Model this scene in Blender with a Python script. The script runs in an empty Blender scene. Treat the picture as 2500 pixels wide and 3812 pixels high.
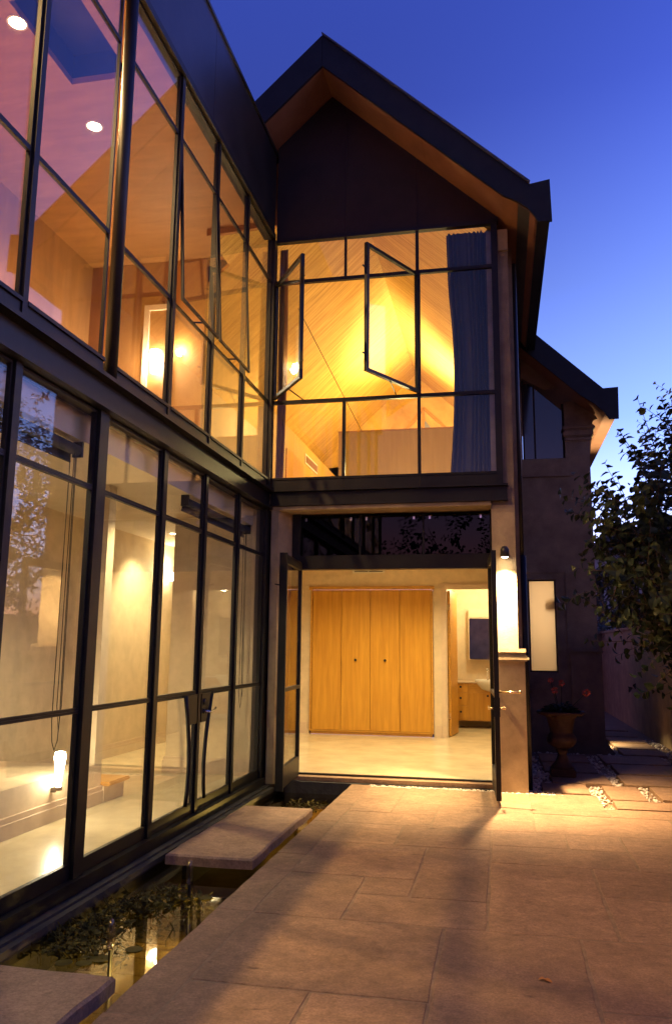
import bpy, bmesh, math, random
from mathutils import Vector, Matrix, noise
rad = math.radians
scene = bpy.context.scene
col = scene.collection
random.seed(7)

# ------------------------------------------------------------------ camera, sky, exposure
cam_data = bpy.data.cameras.new('camera'); cam = bpy.data.objects.new('camera', cam_data)
col.objects.link(cam); scene.camera = cam
cam_data.sensor_fit = 'VERTICAL'; cam_data.sensor_height = 36.0; cam_data.lens = 27.98
cam_data.clip_start = 0.05; cam_data.clip_end = 2000
yaw, pitch, roll = 0.2019, 0.1678, 0.0103
fwd = Vector((-math.sin(yaw)*math.cos(pitch), math.cos(yaw)*math.cos(pitch), math.sin(pitch)))
rgt = Vector((math.cos(yaw), math.sin(yaw), 0)); upv = rgt.cross(fwd)
R_ = rgt*math.cos(roll)+upv*math.sin(roll); U_ = -rgt*math.sin(roll)+upv*math.cos(roll)
m = Matrix((R_, U_, -fwd)).transposed().to_4x4(); m.translation = Vector((2.8559, -9.5922, 1.53))
cam.matrix_world = m

world = bpy.data.worlds.new('World'); scene.world = world; world.use_nodes = True
wn = world.node_tree; bg = wn.nodes['Background']
sky = wn.nodes.new('ShaderNodeTexSky'); sky.sky_type = 'NISHITA'; sky.sun_disc = False
sky.sun_elevation = rad(-1.3); sky.sun_rotation = rad(60); sky.ozone_density = 4.5; sky.dust_density = 0.6
tint = wn.nodes.new('ShaderNodeMix'); tint.data_type = 'RGBA'; tint.blend_type = 'MULTIPLY'
tint.inputs[0].default_value = 1.0; tint.inputs[7].default_value = (1.15, 0.82, 1.05, 1)
wn.links.new(sky.outputs[0], tint.inputs[6])
# brighter towards the last light on the right, deeper blue overhead
gtc = wn.nodes.new('ShaderNodeTexCoord'); dp = wn.nodes.new('ShaderNodeVectorMath'); dp.operation = 'DOT_PRODUCT'
dp.inputs[1].default_value = (0.35, 0.20, -0.915); wn.links.new(gtc.outputs['Generated'], dp.inputs[0])
gl = wn.nodes.new('ShaderNodeMapRange'); gl.interpolation_type = 'SMOOTHSTEP'
for k, v in ((1, -0.50), (2, 0.05), (3, 1.03), (4, 2.5)): gl.inputs[k].default_value = v
wn.links.new(dp.outputs['Value'], gl.inputs[0])
gm = wn.nodes.new('ShaderNodeMix'); gm.data_type = 'RGBA'; gm.blend_type = 'MULTIPLY'; gm.inputs[0].default_value = 1.0
wn.links.new(tint.outputs[2], gm.inputs[6]); wn.links.new(gl.outputs[0], gm.inputs[7])
sx = wn.nodes.new('ShaderNodeSeparateXYZ'); wn.links.new(gtc.outputs['Generated'], sx.inputs[0])
hr = wn.nodes.new('ShaderNodeValToRGB'); wn.links.new(sx.outputs['Z'], hr.inputs[0])     # paler towards the horizon
hr.color_ramp.elements[0].position = 0.0; hr.color_ramp.elements[0].color = (0.42, 0.42, 0.32, 1)
hr.color_ramp.elements[1].position = 0.75; hr.color_ramp.elements[1].color = (0.285, 0.28, 0.30, 1)
for p_, c_ in ((0.13, (0.86, 0.54, 0.31, 1)), (0.27, (0.45, 0.35, 0.22, 1)), (0.42, (0.355, 0.285, 0.175, 1)), (0.60, (0.25, 0.225, 0.225, 1))):
    e_ = hr.color_ramp.elements.new(p_); e_.color = c_
hm = wn.nodes.new('ShaderNodeMix'); hm.data_type = 'RGBA'; hm.blend_type = 'MULTIPLY'; hm.inputs[0].default_value = 1.0
wn.links.new(gm.outputs[2], hm.inputs[6]); wn.links.new(hr.outputs[0], hm.inputs[7])
hs = wn.nodes.new('ShaderNodeVectorMath'); hs.operation = 'SCALE'; hs.inputs[3].default_value = 3.6
wn.links.new(hm.outputs[2], hs.inputs[0]); wn.links.new(hs.outputs[0], bg.inputs[0])
bg.inputs[1].default_value = 0.15
scene.view_settings.view_transform = 'Standard'; scene.view_settings.look = 'None'
scene.view_settings.gamma = 1.0; scene.view_settings.use_curve_mapping = False
scene.view_settings.exposure = 4.2
scene.render.engine = 'CYCLES'
cy = scene.cycles
cy.use_denoising = True; cy.max_bounces = 8; cy.diffuse_bounces = 4; cy.glossy_bounces = 4
cy.transparent_max_bounces = 32; cy.transmission_bounces = 6; cy.sample_clamp_indirect = 0.6; cy.blur_glossy = 1.0
WARM = (1.0, 0.80, 0.43)
AMBER = (1.0, 0.61, 0.24)
LP = 0.33        # one dimmer for every lamp

# ------------------------------------------------------------------ materials
def mat(name, base=(0.5, 0.5, 0.5), rough=0.7, var=0.0, vscale=6.0, bump=0.0, bscale=60.0, metal=0.0, spec=0.5, stretch=None, ramp=None):
    M = bpy.data.materials.new(name); M.use_nodes = True; nt = M.node_tree; b = nt.nodes['Principled BSDF']
    b.inputs['Base Color'].default_value = (*base, 1); b.inputs['Roughness'].default_value = rough
    b.inputs['Metallic'].default_value = metal; b.inputs['Specular IOR Level'].default_value = spec
    tc = nt.nodes.new('ShaderNodeTexCoord'); mp = nt.nodes.new('ShaderNodeMapping')
    nt.links.new(tc.outputs['Object'], mp.inputs[0])
    if stretch: mp.inputs['Scale'].default_value = stretch
    if var > 0:
        n = nt.nodes.new('ShaderNodeTexNoise'); n.inputs['Scale'].default_value = vscale; n.inputs['Detail'].default_value = 7
        n.inputs['Roughness'].default_value = 0.62
        nt.links.new(mp.outputs[0], n.inputs['Vector'])
        r = nt.nodes.new('ShaderNodeValToRGB'); nt.links.new(n.outputs['Fac'], r.inputs[0])
        lo = ramp[0] if ramp else tuple(c*(1-var) for c in base); hi = ramp[1] if ramp else tuple(min(1, c*(1+var)) for c in base)
        r.color_ramp.elements[0].position = 0.32; r.color_ramp.elements[0].color = (*lo, 1)
        r.color_ramp.elements[1].position = 0.68; r.color_ramp.elements[1].color = (*hi, 1)
        nt.links.new(r.outputs[0], b.inputs['Base Color'])
    if bump > 0:
        n2 = nt.nodes.new('ShaderNodeTexNoise'); n2.inputs['Scale'].default_value = bscale; n2.inputs['Detail'].default_value = 5
        nt.links.new(mp.outputs[0], n2.inputs['Vector'])
        bp = nt.nodes.new('ShaderNodeBump'); bp.inputs['Strength'].default_value = bump; bp.inputs['Distance'].default_value = 0.02
        nt.links.new(n2.outputs['Fac'], bp.inputs['Height']); nt.links.new(bp.outputs[0], b.inputs['Normal'])
    return M
def emis(name, c, s):
    M = bpy.data.materials.new(name); M.use_nodes = True; nt = M.node_tree; nt.nodes.remove(nt.nodes['Principled BSDF'])
    e = nt.nodes.new('ShaderNodeEmission'); e.inputs[0].default_value = (*c, 1); e.inputs[1].default_value = s
    nt.links.new(e.outputs[0], nt.nodes['Material Output'].inputs[0]); return M
def glassmat(name, tint_c=(0.93, 0.95, 0.95), f0=0.04, rough=0.0, dirt=0.0):
    # clear pane: transparent body, Fresnel (Schlick) mirror on top, faint dust
    M = bpy.data.materials.new(name); M.use_nodes = True; nt = M.node_tree; nt.nodes.remove(nt.nodes['Principled BSDF'])
    L = nt.links.new
    t = nt.nodes.new('ShaderNodeBsdfTransparent'); t.inputs[0].default_value = (*tint_c, 1)
    g = nt.nodes.new('ShaderNodeBsdfGlossy'); g.inputs['Roughness'].default_value = rough
    lw = nt.nodes.new('ShaderNodeLayerWeight'); lw.inputs[0].default_value = 0.5
    p = nt.nodes.new('ShaderNodeMath'); p.operation = 'POWER'; p.inputs[1].default_value = 4.5; L(lw.outputs['Facing'], p.inputs[0])
    mr = nt.nodes.new('ShaderNodeMapRange'); mr.inputs[3].default_value = f0; mr.inputs[4].default_value = 1.0; L(p.outputs[0], mr.inputs[0])
    mx = nt.nodes.new('ShaderNodeMixShader'); L(mr.outputs[0], mx.inputs[0]); L(t.outputs[0], mx.inputs[1]); L(g.outputs[0], mx.inputs[2])
    out = mx
    if dirt > 0:
        d = nt.nodes.new('ShaderNodeBsdfDiffuse'); d.inputs[0].default_value = (0.6, 0.55, 0.5, 1)
        tc = nt.nodes.new('ShaderNodeTexCoord'); mp = nt.nodes.new('ShaderNodeMapping'); mp.inputs['Scale'].default_value = (9, 9, 1.2)
        L(tc.outputs['Object'], mp.inputs[0])
        n = nt.nodes.new('ShaderNodeTexNoise'); n.inputs['Scale'].default_value = 1.6; n.inputs['Detail'].default_value = 8; L(mp.outputs[0], n.inputs['Vector'])
        r = nt.nodes.new('ShaderNodeMapRange'); r.inputs[1].default_value = 0.45; r.inputs[2].default_value = 0.8; r.inputs[3].default_value = dirt*0.3; r.inputs[4].default_value = dirt*2
        L(n.outputs['Fac'], r.inputs[0])
        m2 = nt.nodes.new('ShaderNodeMixShader'); L(r.outputs[0], m2.inputs[0]); L(mx.outputs[0], m2.inputs[1]); L(d.outputs[0], m2.inputs[2]); out = m2
    L(out.outputs[0], nt.nodes['Material Output'].inputs[0]); return M
def woodmat(name, c1, c2, scale, stretch, rough=0.45, rot=(0, 0, 0), dist=2.5):
    M = bpy.data.materials.new(name); M.use_nodes = True; nt = M.node_tree; b = nt.nodes['Principled BSDF']; L = nt.links.new
    tc = nt.nodes.new('ShaderNodeTexCoord'); mp = nt.nodes.new('ShaderNodeMapping'); mp.inputs['Scale'].default_value = stretch; mp.inputs['Rotation'].default_value = rot
    L(tc.outputs['Object'], mp.inputs[0])
    n = nt.nodes.new('ShaderNodeTexNoise'); n.inputs['Scale'].default_value = scale; n.inputs['Detail'].default_value = 8; n.inputs['Roughness'].default_value = 0.65; n.inputs['Distortion'].default_value = dist*0.2
    L(mp.outputs[0], n.inputs['Vector'])
    r = nt.nodes.new('ShaderNodeValToRGB'); L(n.outputs['Fac'], r.inputs[0])
    r.color_ramp.elements[0].position = 0.35; r.color_ramp.elements[0].color = (*c1, 1); r.color_ramp.elements[1].position = 0.66; r.color_ramp.elements[1].color = (*c2, 1)
    L(r.outputs[0], b.inputs['Base Color']); b.inputs['Roughness'].default_value = rough
    bp = nt.nodes.new('ShaderNodeBump'); bp.inputs['Strength'].default_value = 0.08; bp.inputs['Distance'].default_value = 0.01
    L(n.outputs['Fac'], bp.inputs['Height']); L(bp.outputs[0], b.inputs['Normal']); return M
def stonemat(name, c, dark):
    # limestone: broad clouding, stains, fine speckle and pits; every slab gets its own patch of stone and tone
    M = bpy.data.materials.new(name); M.use_nodes = True; nt = M.node_tree; b = nt.nodes['Principled BSDF']; L = nt.links.new
    geo = nt.nodes.new('ShaderNodeNewGeometry'); oi = nt.nodes.new('ShaderNodeObjectInfo')
    sc_ = nt.nodes.new('ShaderNodeVectorMath'); sc_.operation = 'SCALE'; sc_.inputs[0].default_value = (37, 23, 11); L(oi.outputs['Random'], sc_.inputs[3])
    ad_ = nt.nodes.new('ShaderNodeVectorMath'); ad_.operation = 'ADD'; L(geo.outputs['Position'], ad_.inputs[0]); L(sc_.outputs[0], ad_.inputs[1]); P = ad_.outputs[0]
    def noi(scale, det=6, rgh=.6, vec=None, dist=0):
        n = nt.nodes.new('ShaderNodeTexNoise'); n.inputs['Scale'].default_value = scale; n.inputs['Detail'].default_value = det; n.inputs['Roughness'].default_value = rgh; n.inputs['Distortion'].default_value = dist
        L(vec or P, n.inputs['Vector']); return n.outputs['Fac']
    def mr(v, a, b_, lo, hi):
        n = nt.nodes.new('ShaderNodeMapRange'); L(v, n.inputs[0])
        for k, x in ((1,a),(2,b_),(3,lo),(4,hi)): n.inputs[k].default_value = x
        return n.outputs[0]
    def mul(a, b_):
        n = nt.nodes.new('ShaderNodeMath'); n.operation = 'MULTIPLY'; L(a, n.inputs[0]); L(b_, n.inputs[1]); return n.outputs[0]
    mp = nt.nodes.new('ShaderNodeMapping'); mp.inputs['Scale'].default_value = (5, 16, 12); L(P, mp.inputs[0])
    cloud = mr(noi(2.2, 8, .65, None, .6), .3, .72, .72, 1.22); mid = mr(noi(16, 7, .75), .3, .7, .74, 1.24); fine = mr(noi(70, 4, .7), .3, .7, .74, 1.24)
    stain = mr(noi(5.5, 7, .7, None, 1.2), .56, .70, 0, 1); pits = mr(noi(1.0, 7, .62, mp.outputs[0]), .63, .73, 0, .8)
    tone = mul(mul(cloud, mid), mul(fine, mr(oi.outputs['Random'], 0, 1, .86, 1.10)))
    mv = nt.nodes.new('ShaderNodeMix'); mv.data_type = 'RGBA'; mv.blend_type = 'MULTIPLY'; mv.inputs[0].default_value = 1; mv.inputs[6].default_value = (*c, 1); L(tone, mv.inputs[7])
    ms = nt.nodes.new('ShaderNodeMix'); ms.data_type = 'RGBA'; L(mul(stain, mr(noi(30, 4, .6), .3, .7, .1, .45)), ms.inputs[0]); L(mv.outputs[2], ms.inputs[6]); ms.inputs[7].default_value = (c[0]*.62, c[1]*.60, c[2]*.5, 1)
    mx = nt.nodes.new('ShaderNodeMix'); mx.data_type = 'RGBA'; L(pits, mx.inputs[0]); L(ms.outputs[2], mx.inputs[6]); mx.inputs[7].default_value = (*dark, 1)
    L(mx.outputs[2], b.inputs['Base Color']); b.inputs['Roughness'].default_value = 0.74; b.inputs['Specular IOR Level'].default_value = 0.28
    h = nt.nodes.new('ShaderNodeMath'); h.operation = 'MULTIPLY_ADD'; h.inputs[1].default_value = -1.1; L(pits, h.inputs[0]); L(mul(mid, fine), h.inputs[2])
    bp = nt.nodes.new('ShaderNodeBump'); bp.inputs['Strength'].default_value = 0.55; bp.inputs['Distance'].default_value = 0.007
    L(h.outputs[0], bp.inputs['Height']); L(bp.outputs[0], b.inputs['Normal']); return M

STEEL = mat('painted_steel', (0.011, 0.009, 0.0085), 0.45, 0.25, 9, 0.06, 80, spec=0.28)
CLAD = mat('dark_metal_cladding', (0.022, 0.019, 0.021), 0.36, 0.35, 2.5, 0.05, 6, metal=0.2)
GABLE = mat('gable_board', (0.016, 0.0075, 0.007), 0.8, 0.3, 4)
FASCIA = mat('slate_blue_fascia', (0.013, 0.016, 0.020), 0.6, 0.2, 5, spec=0.25)
SOFFIT = mat('soffit_board', (0.22, 0.10, 0.055), 0.7, 0.15, 3)
ROOF = mat('roof_sheet', (0.05, 0.055, 0.065), 0.5, 0.2, 4)
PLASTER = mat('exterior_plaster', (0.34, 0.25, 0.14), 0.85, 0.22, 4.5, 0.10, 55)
PLASTERD = mat('dark_plaster', (0.19, 0.135, 0.085), 0.88, 0.28, 3, 0.3, 60)  # darker plaster; on the upper pier it stands in for shade
WALLIN = mat('interior_plaster', (0.62, 0.50, 0.34), 0.7, 0.12, 5, 0.08, 40)
TRIM = mat('skirting_paint', (0.60, 0.46, 0.33), 0.45, 0.06, 8)
CEILIN = mat('ceiling_plaster', (0.66, 0.55, 0.40), 0.8, 0.04, 5)
FLOORIN = mat('polished_stone_floor', (0.60, 0.50, 0.32), 0.22, 0.16, 2.2, 0.02, 12)
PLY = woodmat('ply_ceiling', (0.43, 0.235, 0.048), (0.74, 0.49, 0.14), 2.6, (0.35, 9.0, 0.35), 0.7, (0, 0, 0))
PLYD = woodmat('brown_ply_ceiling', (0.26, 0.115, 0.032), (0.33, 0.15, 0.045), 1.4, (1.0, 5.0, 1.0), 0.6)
HONEY = woodmat('honey_wood', (0.45, 0.205, 0.021), (0.60, 0.305, 0.036), 2.2, (7, 7, 0.45), 0.36)
HONEYF = woodmat('honey_wood_frame', (0.46, 0.22, 0.03), (0.60, 0.31, 0.045), 3.0, (2, 9, 9), 0.4)
PARTN = woodmat('partition_panel', (0.46, 0.285, 0.07), (0.54, 0.345, 0.09), 1.5, (8, 8, 0.6), 0.55)
STONE = stonemat('paving_limestone', (0.285, 0.172, 0.098), (0.085, 0.048, 0.03))
STONES = stonemat('bridge_stone', (0.36, 0.225, 0.135), (0.09, 0.05, 0.03))
MORTAR = mat('mortar', (0.235, 0.155, 0.09), 0.9, 0.25, 14, 0.4, 90)
GROUND = mat('soil', (0.10, 0.07, 0.05), 0.95, 0.3, 6, 0.4, 30)
PEBBLE = mat('pebble', (0.58, 0.48, 0.38), 0.6, 0.4, 18)
GLASS = glassmat('clear_glass', (0.95, 0.96, 0.95), 0.045, 0.0, 0.008)
GLASSD = glassmat('dark_glass', (0.10, 0.09, 0.08), 0.03)
WATERM = glassmat('pond_water', (0.80, 0.72, 0.46), 0.03, 0.02)
POND = mat('pond_tile', (0.20, 0.15, 0.06), 0.6, 0.3, 9)
PONDT = mat('pond_tile_light', (0.33, 0.22, 0.07), 0.6, 0.3, 7)
HOB = mat('dark_concrete', (0.04, 0.034, 0.03), 0.7, 0.3, 8, 0.15, 40)
IRON = mat('cast_iron_rust', (0.035, 0.014, 0.010), 0.8, 0.4, 14, 0.3, 50)
CURT = mat('sheer_curtain', (0.035, 0.03, 0.036), 0.9, 0.12, 3)
CURTB = mat('rust_curtain', (0.22, 0.09, 0.05), 0.9, 0.12, 3)
BLIND = mat('blind_fabric', (0.05, 0.045, 0.05), 0.8)
BRASS = mat('brass', (0.75, 0.55, 0.28), 0.25, metal=1.0)
CHROME = mat('chrome', (0.75, 0.75, 0.75), 0.15, metal=1.0)
BLACK = mat('black_paint', (0.015, 0.013, 0.012), 0.4)
CERAM = mat('white_ceramic', (0.8, 0.78, 0.72), 0.15)
MIRROR = mat('mirror', (0.85, 0.85, 0.85), 0.02, metal=1.0)
BARK = mat('bark', (0.09, 0.06, 0.045), 0.9, 0.4, 12, 0.5, 40)
LEAF = mat('pear_leaf', (0.026, 0.038, 0.014), 0.55, 0.4, 5, spec=0.25)
LEAFD = mat('dark_foliage', (0.020, 0.030, 0.018), 0.6, 0.35, 3)
WLEAF = mat('pond_leaf', (0.075, 0.06, 0.010), 0.75, 0.5, 9, spec=0.15)
FLOWER = mat('geranium_petal', (0.42, 0.08, 0.05), 0.7, 0.2, 20)
NEIGH = mat('neighbour_render', (0.32, 0.31, 0.33), 0.85, 0.12, 3)
WHITE = mat('white_paint', (0.7, 0.66, 0.58), 0.5)
BULB = emis('lamp_glow', (1.0, 0.80, 0.50), 3.0)
BULBX = emis('lamp_glow_bright', (1.0, 0.84, 0.58), 6.0)
SHADE = emis('lit_shade', (1.0, 0.72, 0.36), 0.11)
def frosted():
    M = bpy.data.materials.new('frosted_glass'); M.use_nodes = True; nt = M.node_tree; nt.nodes.remove(nt.nodes['Principled BSDF'])
    tl = nt.nodes.new('ShaderNodeBsdfTranslucent'); tl.inputs[0].default_value = (.8,.76,.68,1); df = nt.nodes.new('ShaderNodeBsdfGlossy'); df.inputs['Roughness'].default_value = .35; df.inputs[0].default_value = (.5,.5,.5,1)
    mx = nt.nodes.new('ShaderNodeMixShader'); mx.inputs[0].default_value = .06; nt.links.new(tl.outputs[0], mx.inputs[1]); nt.links.new(df.outputs[0], mx.inputs[2]); nt.links.new(mx.outputs[0], nt.nodes['Material Output'].inputs[0]); return M
FROSTED = frosted()

# ------------------------------------------------------------------ mesh builder
class MB:
    def __init__(self): self.v = []; self.f = []
    def box(self, x0, x1, y0, y1, z0, z1):
        n = len(self.v)
        self.v += [(x0,y0,z0),(x1,y0,z0),(x1,y1,z0),(x0,y1,z0),(x0,y0,z1),(x1,y0,z1),(x1,y1,z1),(x0,y1,z1)]
        self.f += [tuple(n+i for i in q) for q in ((0,3,2,1),(4,5,6,7),(0,1,5,4),(1,2,6,5),(2,3,7,6),(3,0,4,7))]
        return self
    def hexa(self, pts):          # 8 points: bottom 4 ccw, top 4
        n = len(self.v); self.v += [tuple(p) for p in pts]
        self.f += [tuple(n+i for i in q) for q in ((0,3,2,1),(4,5,6,7),(0,1,5,4),(1,2,6,5),(2,3,7,6),(3,0,4,7))]
        return self
    def prism(self, poly, a, b, axis='y'):   # polygon in the two other axes, extruded a..b
        n = len(self.v); k = len(poly)
        def P(p, t): return (p[0], t, p[1]) if axis == 'y' else (t, p[0], p[1]) if axis == 'x' else (p[0], p[1], t)
        self.v += [P(p, a) for p in poly] + [P(p, b) for p in poly]
        self.f += [tuple(range(n, n+k)), tuple(range(n+2*k-1, n+k-1, -1))]
        self.f += [(n+i, n+k+i, n+k+(i+1) % k, n+(i+1) % k) for i in range(k)]
        return self
    def bar(self, p, q, w, h=None):          # square bar between two points
        h = h or w; p = Vector(p); q = Vector(q); d = (q-p).normalized()
        s = d.cross(Vector((0,0,1)));  s = Vector((1,0,0)) if s.length < 1e-4 else s.normalized()
        t = s.cross(d); a = s*w/2; b = t*h/2
        return self.hexa([p-a-b, p+a-b, p+a+b, p-a+b, q-a-b, q+a-b, q+a+b, q-a+b])
    def tube(self, pts, r, seg=8, r1=None):
        pts = [Vector(p) for p in pts]; n0 = len(self.v); k = len(pts)
        for i, p in enumerate(pts):
            d = (pts[min(i+1,k-1)]-pts[max(i-1,0)]).normalized()
            s = d.cross(Vector((0.31,0.17,1)));  s = s.normalized() if s.length > 1e-4 else Vector((1,0,0)); t = s.cross(d)
            rr = r if r1 is None else r+(r1-r)*i/(k-1)
            for j in range(seg):
                a = 2*math.pi*j/seg; self.v.append(tuple(p+s*math.cos(a)*rr+t*math.sin(a)*rr))
        for i in range(k-1):
            for j in range(seg):
                a = n0+i*seg+j; b = n0+i*seg+(j+1) % seg; self.f.append((a, b, b+seg, a+seg))
        self.f += [tuple(range(n0+seg-1, n0-1, -1)), tuple(range(n0+(k-1)*seg, n0+k*seg))]
        return self
    def lathe(self, prof, cx, cy, z0=0, seg=24, caps=True):
        n0 = len(self.v); k = len(prof)
        for r, z in prof:
            for j in range(seg):
                a = 2*math.pi*j/seg; self.v.append((cx+r*math.cos(a), cy+r*math.sin(a), z0+z))
        for i in range(k-1):
            for j in range(seg):
                a = n0+i*seg+j; b = n0+i*seg+(j+1) % seg; self.f.append((a, b, b+seg, a+seg))
        if caps: self.f += [tuple(range(n0+seg-1, n0-1, -1)), tuple(range(n0+(k-1)*seg, n0+k*seg))]
        return self
    def quad(self, *p):
        n = len(self.v); self.v += [tuple(q) for q in p]; self.f.append(tuple(range(n, n+len(p)))); return self
    def build(self, name, m, parent=None, smooth=False, bevel=0.0):
        me = bpy.data.meshes.new(name); me.from_pydata(self.v, [], self.f); me.update()
        b = bmesh.new(); b.from_mesh(me); bmesh.ops.recalc_face_normals(b, faces=b.faces)
        if bevel > 0:
            bmesh.ops.bevel(b, geom=[e for e in b.edges if e.is_manifold and e.calc_face_angle(0) > 0.6], offset=bevel, segments=2, affect='EDGES', clamp_overlap=True)
        b.to_mesh(me); b.free()
        me.materials.append(m)
        if smooth:
            for p in me.polygons: p.use_smooth = True
        o = bpy.data.objects.new(name, me); col.objects.link(o)
        if parent: attach(o, parent)
        return o
def attach(o, parent):
    o.parent = parent
    wm = Matrix.Identity(4); q = parent
    while q: wm = (q.matrix_parent_inverse if q.parent else Matrix.Identity(4)) @ q.matrix_basis @ wm; q = q.parent
    o.matrix_parent_inverse = wm.inverted()
def tag(o, label, cat, group=None, kind=None):
    if label: o['label'] = label
    if cat: o['category'] = cat
    if group: o['group'] = group
    if kind: o['kind'] = kind
    return o
def thing(name, label, cat, loc=(0,0,0), group=None):
    o = bpy.data.objects.new(name, None); col.objects.link(o); o.location = loc; o.empty_display_size = 0.1
    return tag(o, label, cat, group)
def box(name, m, parent, *b, **k): return MB().box(*b).build(name, m, parent, **k)
def lamp(kind, loc, power, parent=None, color=WARM, radius=0.05, angle=None, blend=0.6, to=None, name='lamp_light'):
    d = bpy.data.lights.new(name, kind); d.energy = power*LP; d.color = color; d.shadow_soft_size = radius
    o = bpy.data.objects.new(name, d); col.objects.link(o); o.location = loc
    if kind == 'SPOT':
        d.spot_size = rad(angle or 90); d.spot_blend = blend
        v = Vector(to or (0,0,-1)); o.rotation_euler = v.to_track_quat('-Z', 'Y').to_euler()
    if parent: attach(o, parent)
    return o

# ------------------------------------------------------------------ ground, patio, pond
g = MB().box(-300, 300, -300, 600, -0.95, -0.70).box(-60, -3.4, -60, 300, -0.5, -0.34).box(6.2, 60, -60, 300, -0.5, -0.16).box(-3.4, 6.2, 14.5, 300, -0.5, -0.16).box(-3.4, 6.2, -60, -14, -0.5, -0.16).build('ground', GROUND); g['kind'] = 'structure'
ZP = -0.08
patio = MB().box(1.105, 6.1, -14, -0.66, -0.45, ZP-0.003).box(1.105, 3.84, -0.66, 0.10, -0.45, ZP-0.003).build('patio', MORTAR); patio['kind'] = 'structure'
rng = random.Random(3)
def stone_slab(name, m, parent, x0, x1, y0, y1, ztop, th, gap=0.009, jit=0.005, bev=0.0035):
    x0 += gap; x1 -= gap; y0 += gap; y1 -= gap
    def edge(a, b):
        n = max(3, int((Vector(b)-Vector(a)).length/0.16)); out = []
        for i in range(n):
            t = i/n; p = Vector(a).lerp(Vector(b), t)
            out.append((p.x+rng.uniform(-jit, jit), p.y+rng.uniform(-jit, jit)))
        return out
    P = edge((x0,y0),(x1,y0))+edge((x1,y0),(x1,y1))+edge((x1,y1),(x0,y1))+edge((x0,y1),(x0,y0))
    cx = (x0+x1)/2; cyy = (y0+y1)/2; k = len(P); mb = MB()
    tilt = (rng.uniform(-.0012, .0012), rng.uniform(-.0012, .0012), rng.uniform(-.0015, .0015))
    def Z(p, z): return z + tilt[0]*(p[0]-cx)+tilt[1]*(p[1]-cyy)+tilt[2]
    inn = [(p[0]+(bev if p[0] < cx else -bev)*(1 if abs(abs(p[0]-cx)-(x1-x0)/2) < .03 else 0), p[1]+(bev if p[1] < cyy else -bev)*(1 if abs(abs(p[1]-cyy)-(y1-y0)/2) < .03 else 0)) for p in P]
    mb.v = [(p[0], p[1], Z(p, ztop)) for p in inn]+[(p[0], p[1], Z(p, ztop-bev)) for p in P]+[(p[0], p[1], ztop-th) for p in P]
    mb.f = [tuple(range(k)), tuple(range(3*k-1, 2*k-1, -1))]
    for L in (0, 1):
        mb.f += [(L*k+i, (L+1)*k+i, (L+1)*k+(i+1) % k, L*k+(i+1) % k) for i in range(k)]
    return mb.build(name, m, parent)
slabs = [ # x0,x1,y0,y1 read from the joints
 (1.33,1.76,-1.40,0.04),(1.76,3.125,-0.86,0.04),(1.76,2.20,-1.41,-0.86),(1.33,2.20,-1.93,-1.40),(2.20,3.125,-1.93,-0.86),
 (3.125,3.88,-1.09,0.04),(3.88,5.0,-1.09,-0.66),(5.0,6.0,-1.09,-0.66),(3.125,4.4,-1.93,-1.09),(4.4,6.0,-1.93,-1.09),
 (1.33,1.96,-2.69,-1.93),(1.96,2.745,-2.69,-1.93),(2.745,3.37,-2.49,-1.93),(3.37,3.83,-2.49,-1.93),(3.83,4.9,-3.05,-1.93),(4.9,6.0,-3.05,-1.93),
 (2.745,3.83,-3.05,-2.49),(1.33,2.24,-3.65,-2.69),(2.24,2.745,-4.05,-2.69),(1.33,1.89,-4.58,-3.65),(1.89,2.24,-4.05,-3.65),(1.89,2.745,-4.58,-4.05),
 (2.745,3.48,-4.58,-3.05),(3.48,4.8,-3.75,-3.05),(3.48,4.8,-4.58,-3.75),(4.8,6.0,-4.58,-3.05),
 (1.33,2.50,-5.60,-4.58),(1.33,1.94,-6.7,-5.60),(1.94,2.50,-6.7,-5.60),(2.50,3.26,-6.1,-4.58),(3.26,4.6,-5.51,-4.58),(4.6,6.0,-5.51,-4.58),
 (3.26,4.2,-6.7,-5.51),(4.2,6.0,-6.7,-5.51),(2.50,3.26,-6.7,-6.1)]
y = -6.7
while y > -13.5:
    x = 1.33; h = rng.uniform(0.8, 1.2)
    while x < 5.9:
        w = rng.uniform(0.7, 1.3); w = w if 6.0-(x+w) > 0.5 else 6.0-x
        slabs.append((x, x+w, y-h, y)); x += w
    y -= h
for s in slabs: stone_slab('paving_stone', STONE, patio, *s, ZP, 0.06)
cb = [0.13, -1.92, -3.15, -4.55, -6.0, -7.4, -8.8, -10.2, -11.6, -13]
for a, b in zip(cb[1:], cb[:-1]): stone_slab('coping_stone', STONE, patio, 1.085, 1.33, a, b, ZP, 0.09, gap=0.005)

pond = MB().box(0.0, 1.104, -13, 0.30, -0.62, -0.56).box(1.07, 1.104, -13, 0.13, -0.56, -0.17).box(1.07, 2.2, 0.131, 0.30, -0.56, -0.17).build('pond_basin', POND); pond['kind'] = 'structure'
for i in range(26):
    for j in range(3):
        y0 = -6.6+i*0.27; x0 = 0.06+j*0.31
        if y0 < -2.9: box('pond_tile', PONDT if (i*2+j*3) % 5 else POND, pond, x0, x0+0.295, y0, y0+0.255, -0.56, -0.552)
water = MB().box(0.05, 1.069, -13, 0.29, -0.26, -0.215).build('water', WATERM); water['kind'] = 'structure'
bridge1 = stone_slab('stone_slab', STONES, None, 0.265, 0.972, -3.44, -1.44, ZP+0.012, 0.078, gap=0, jit=0.008, bev=0.014)
tag(bridge1, 'rough limestone slab bridging the pond in front of the glazed double doors', 'stone slab', 'slabs bridging the pond')
bridge2 = stone_slab('stone_slab', STONES, None, 0.30, 0.975, -7.7, -5.66, ZP+0.012, 0.078, gap=0, jit=0.008, bev=0.014)
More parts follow.
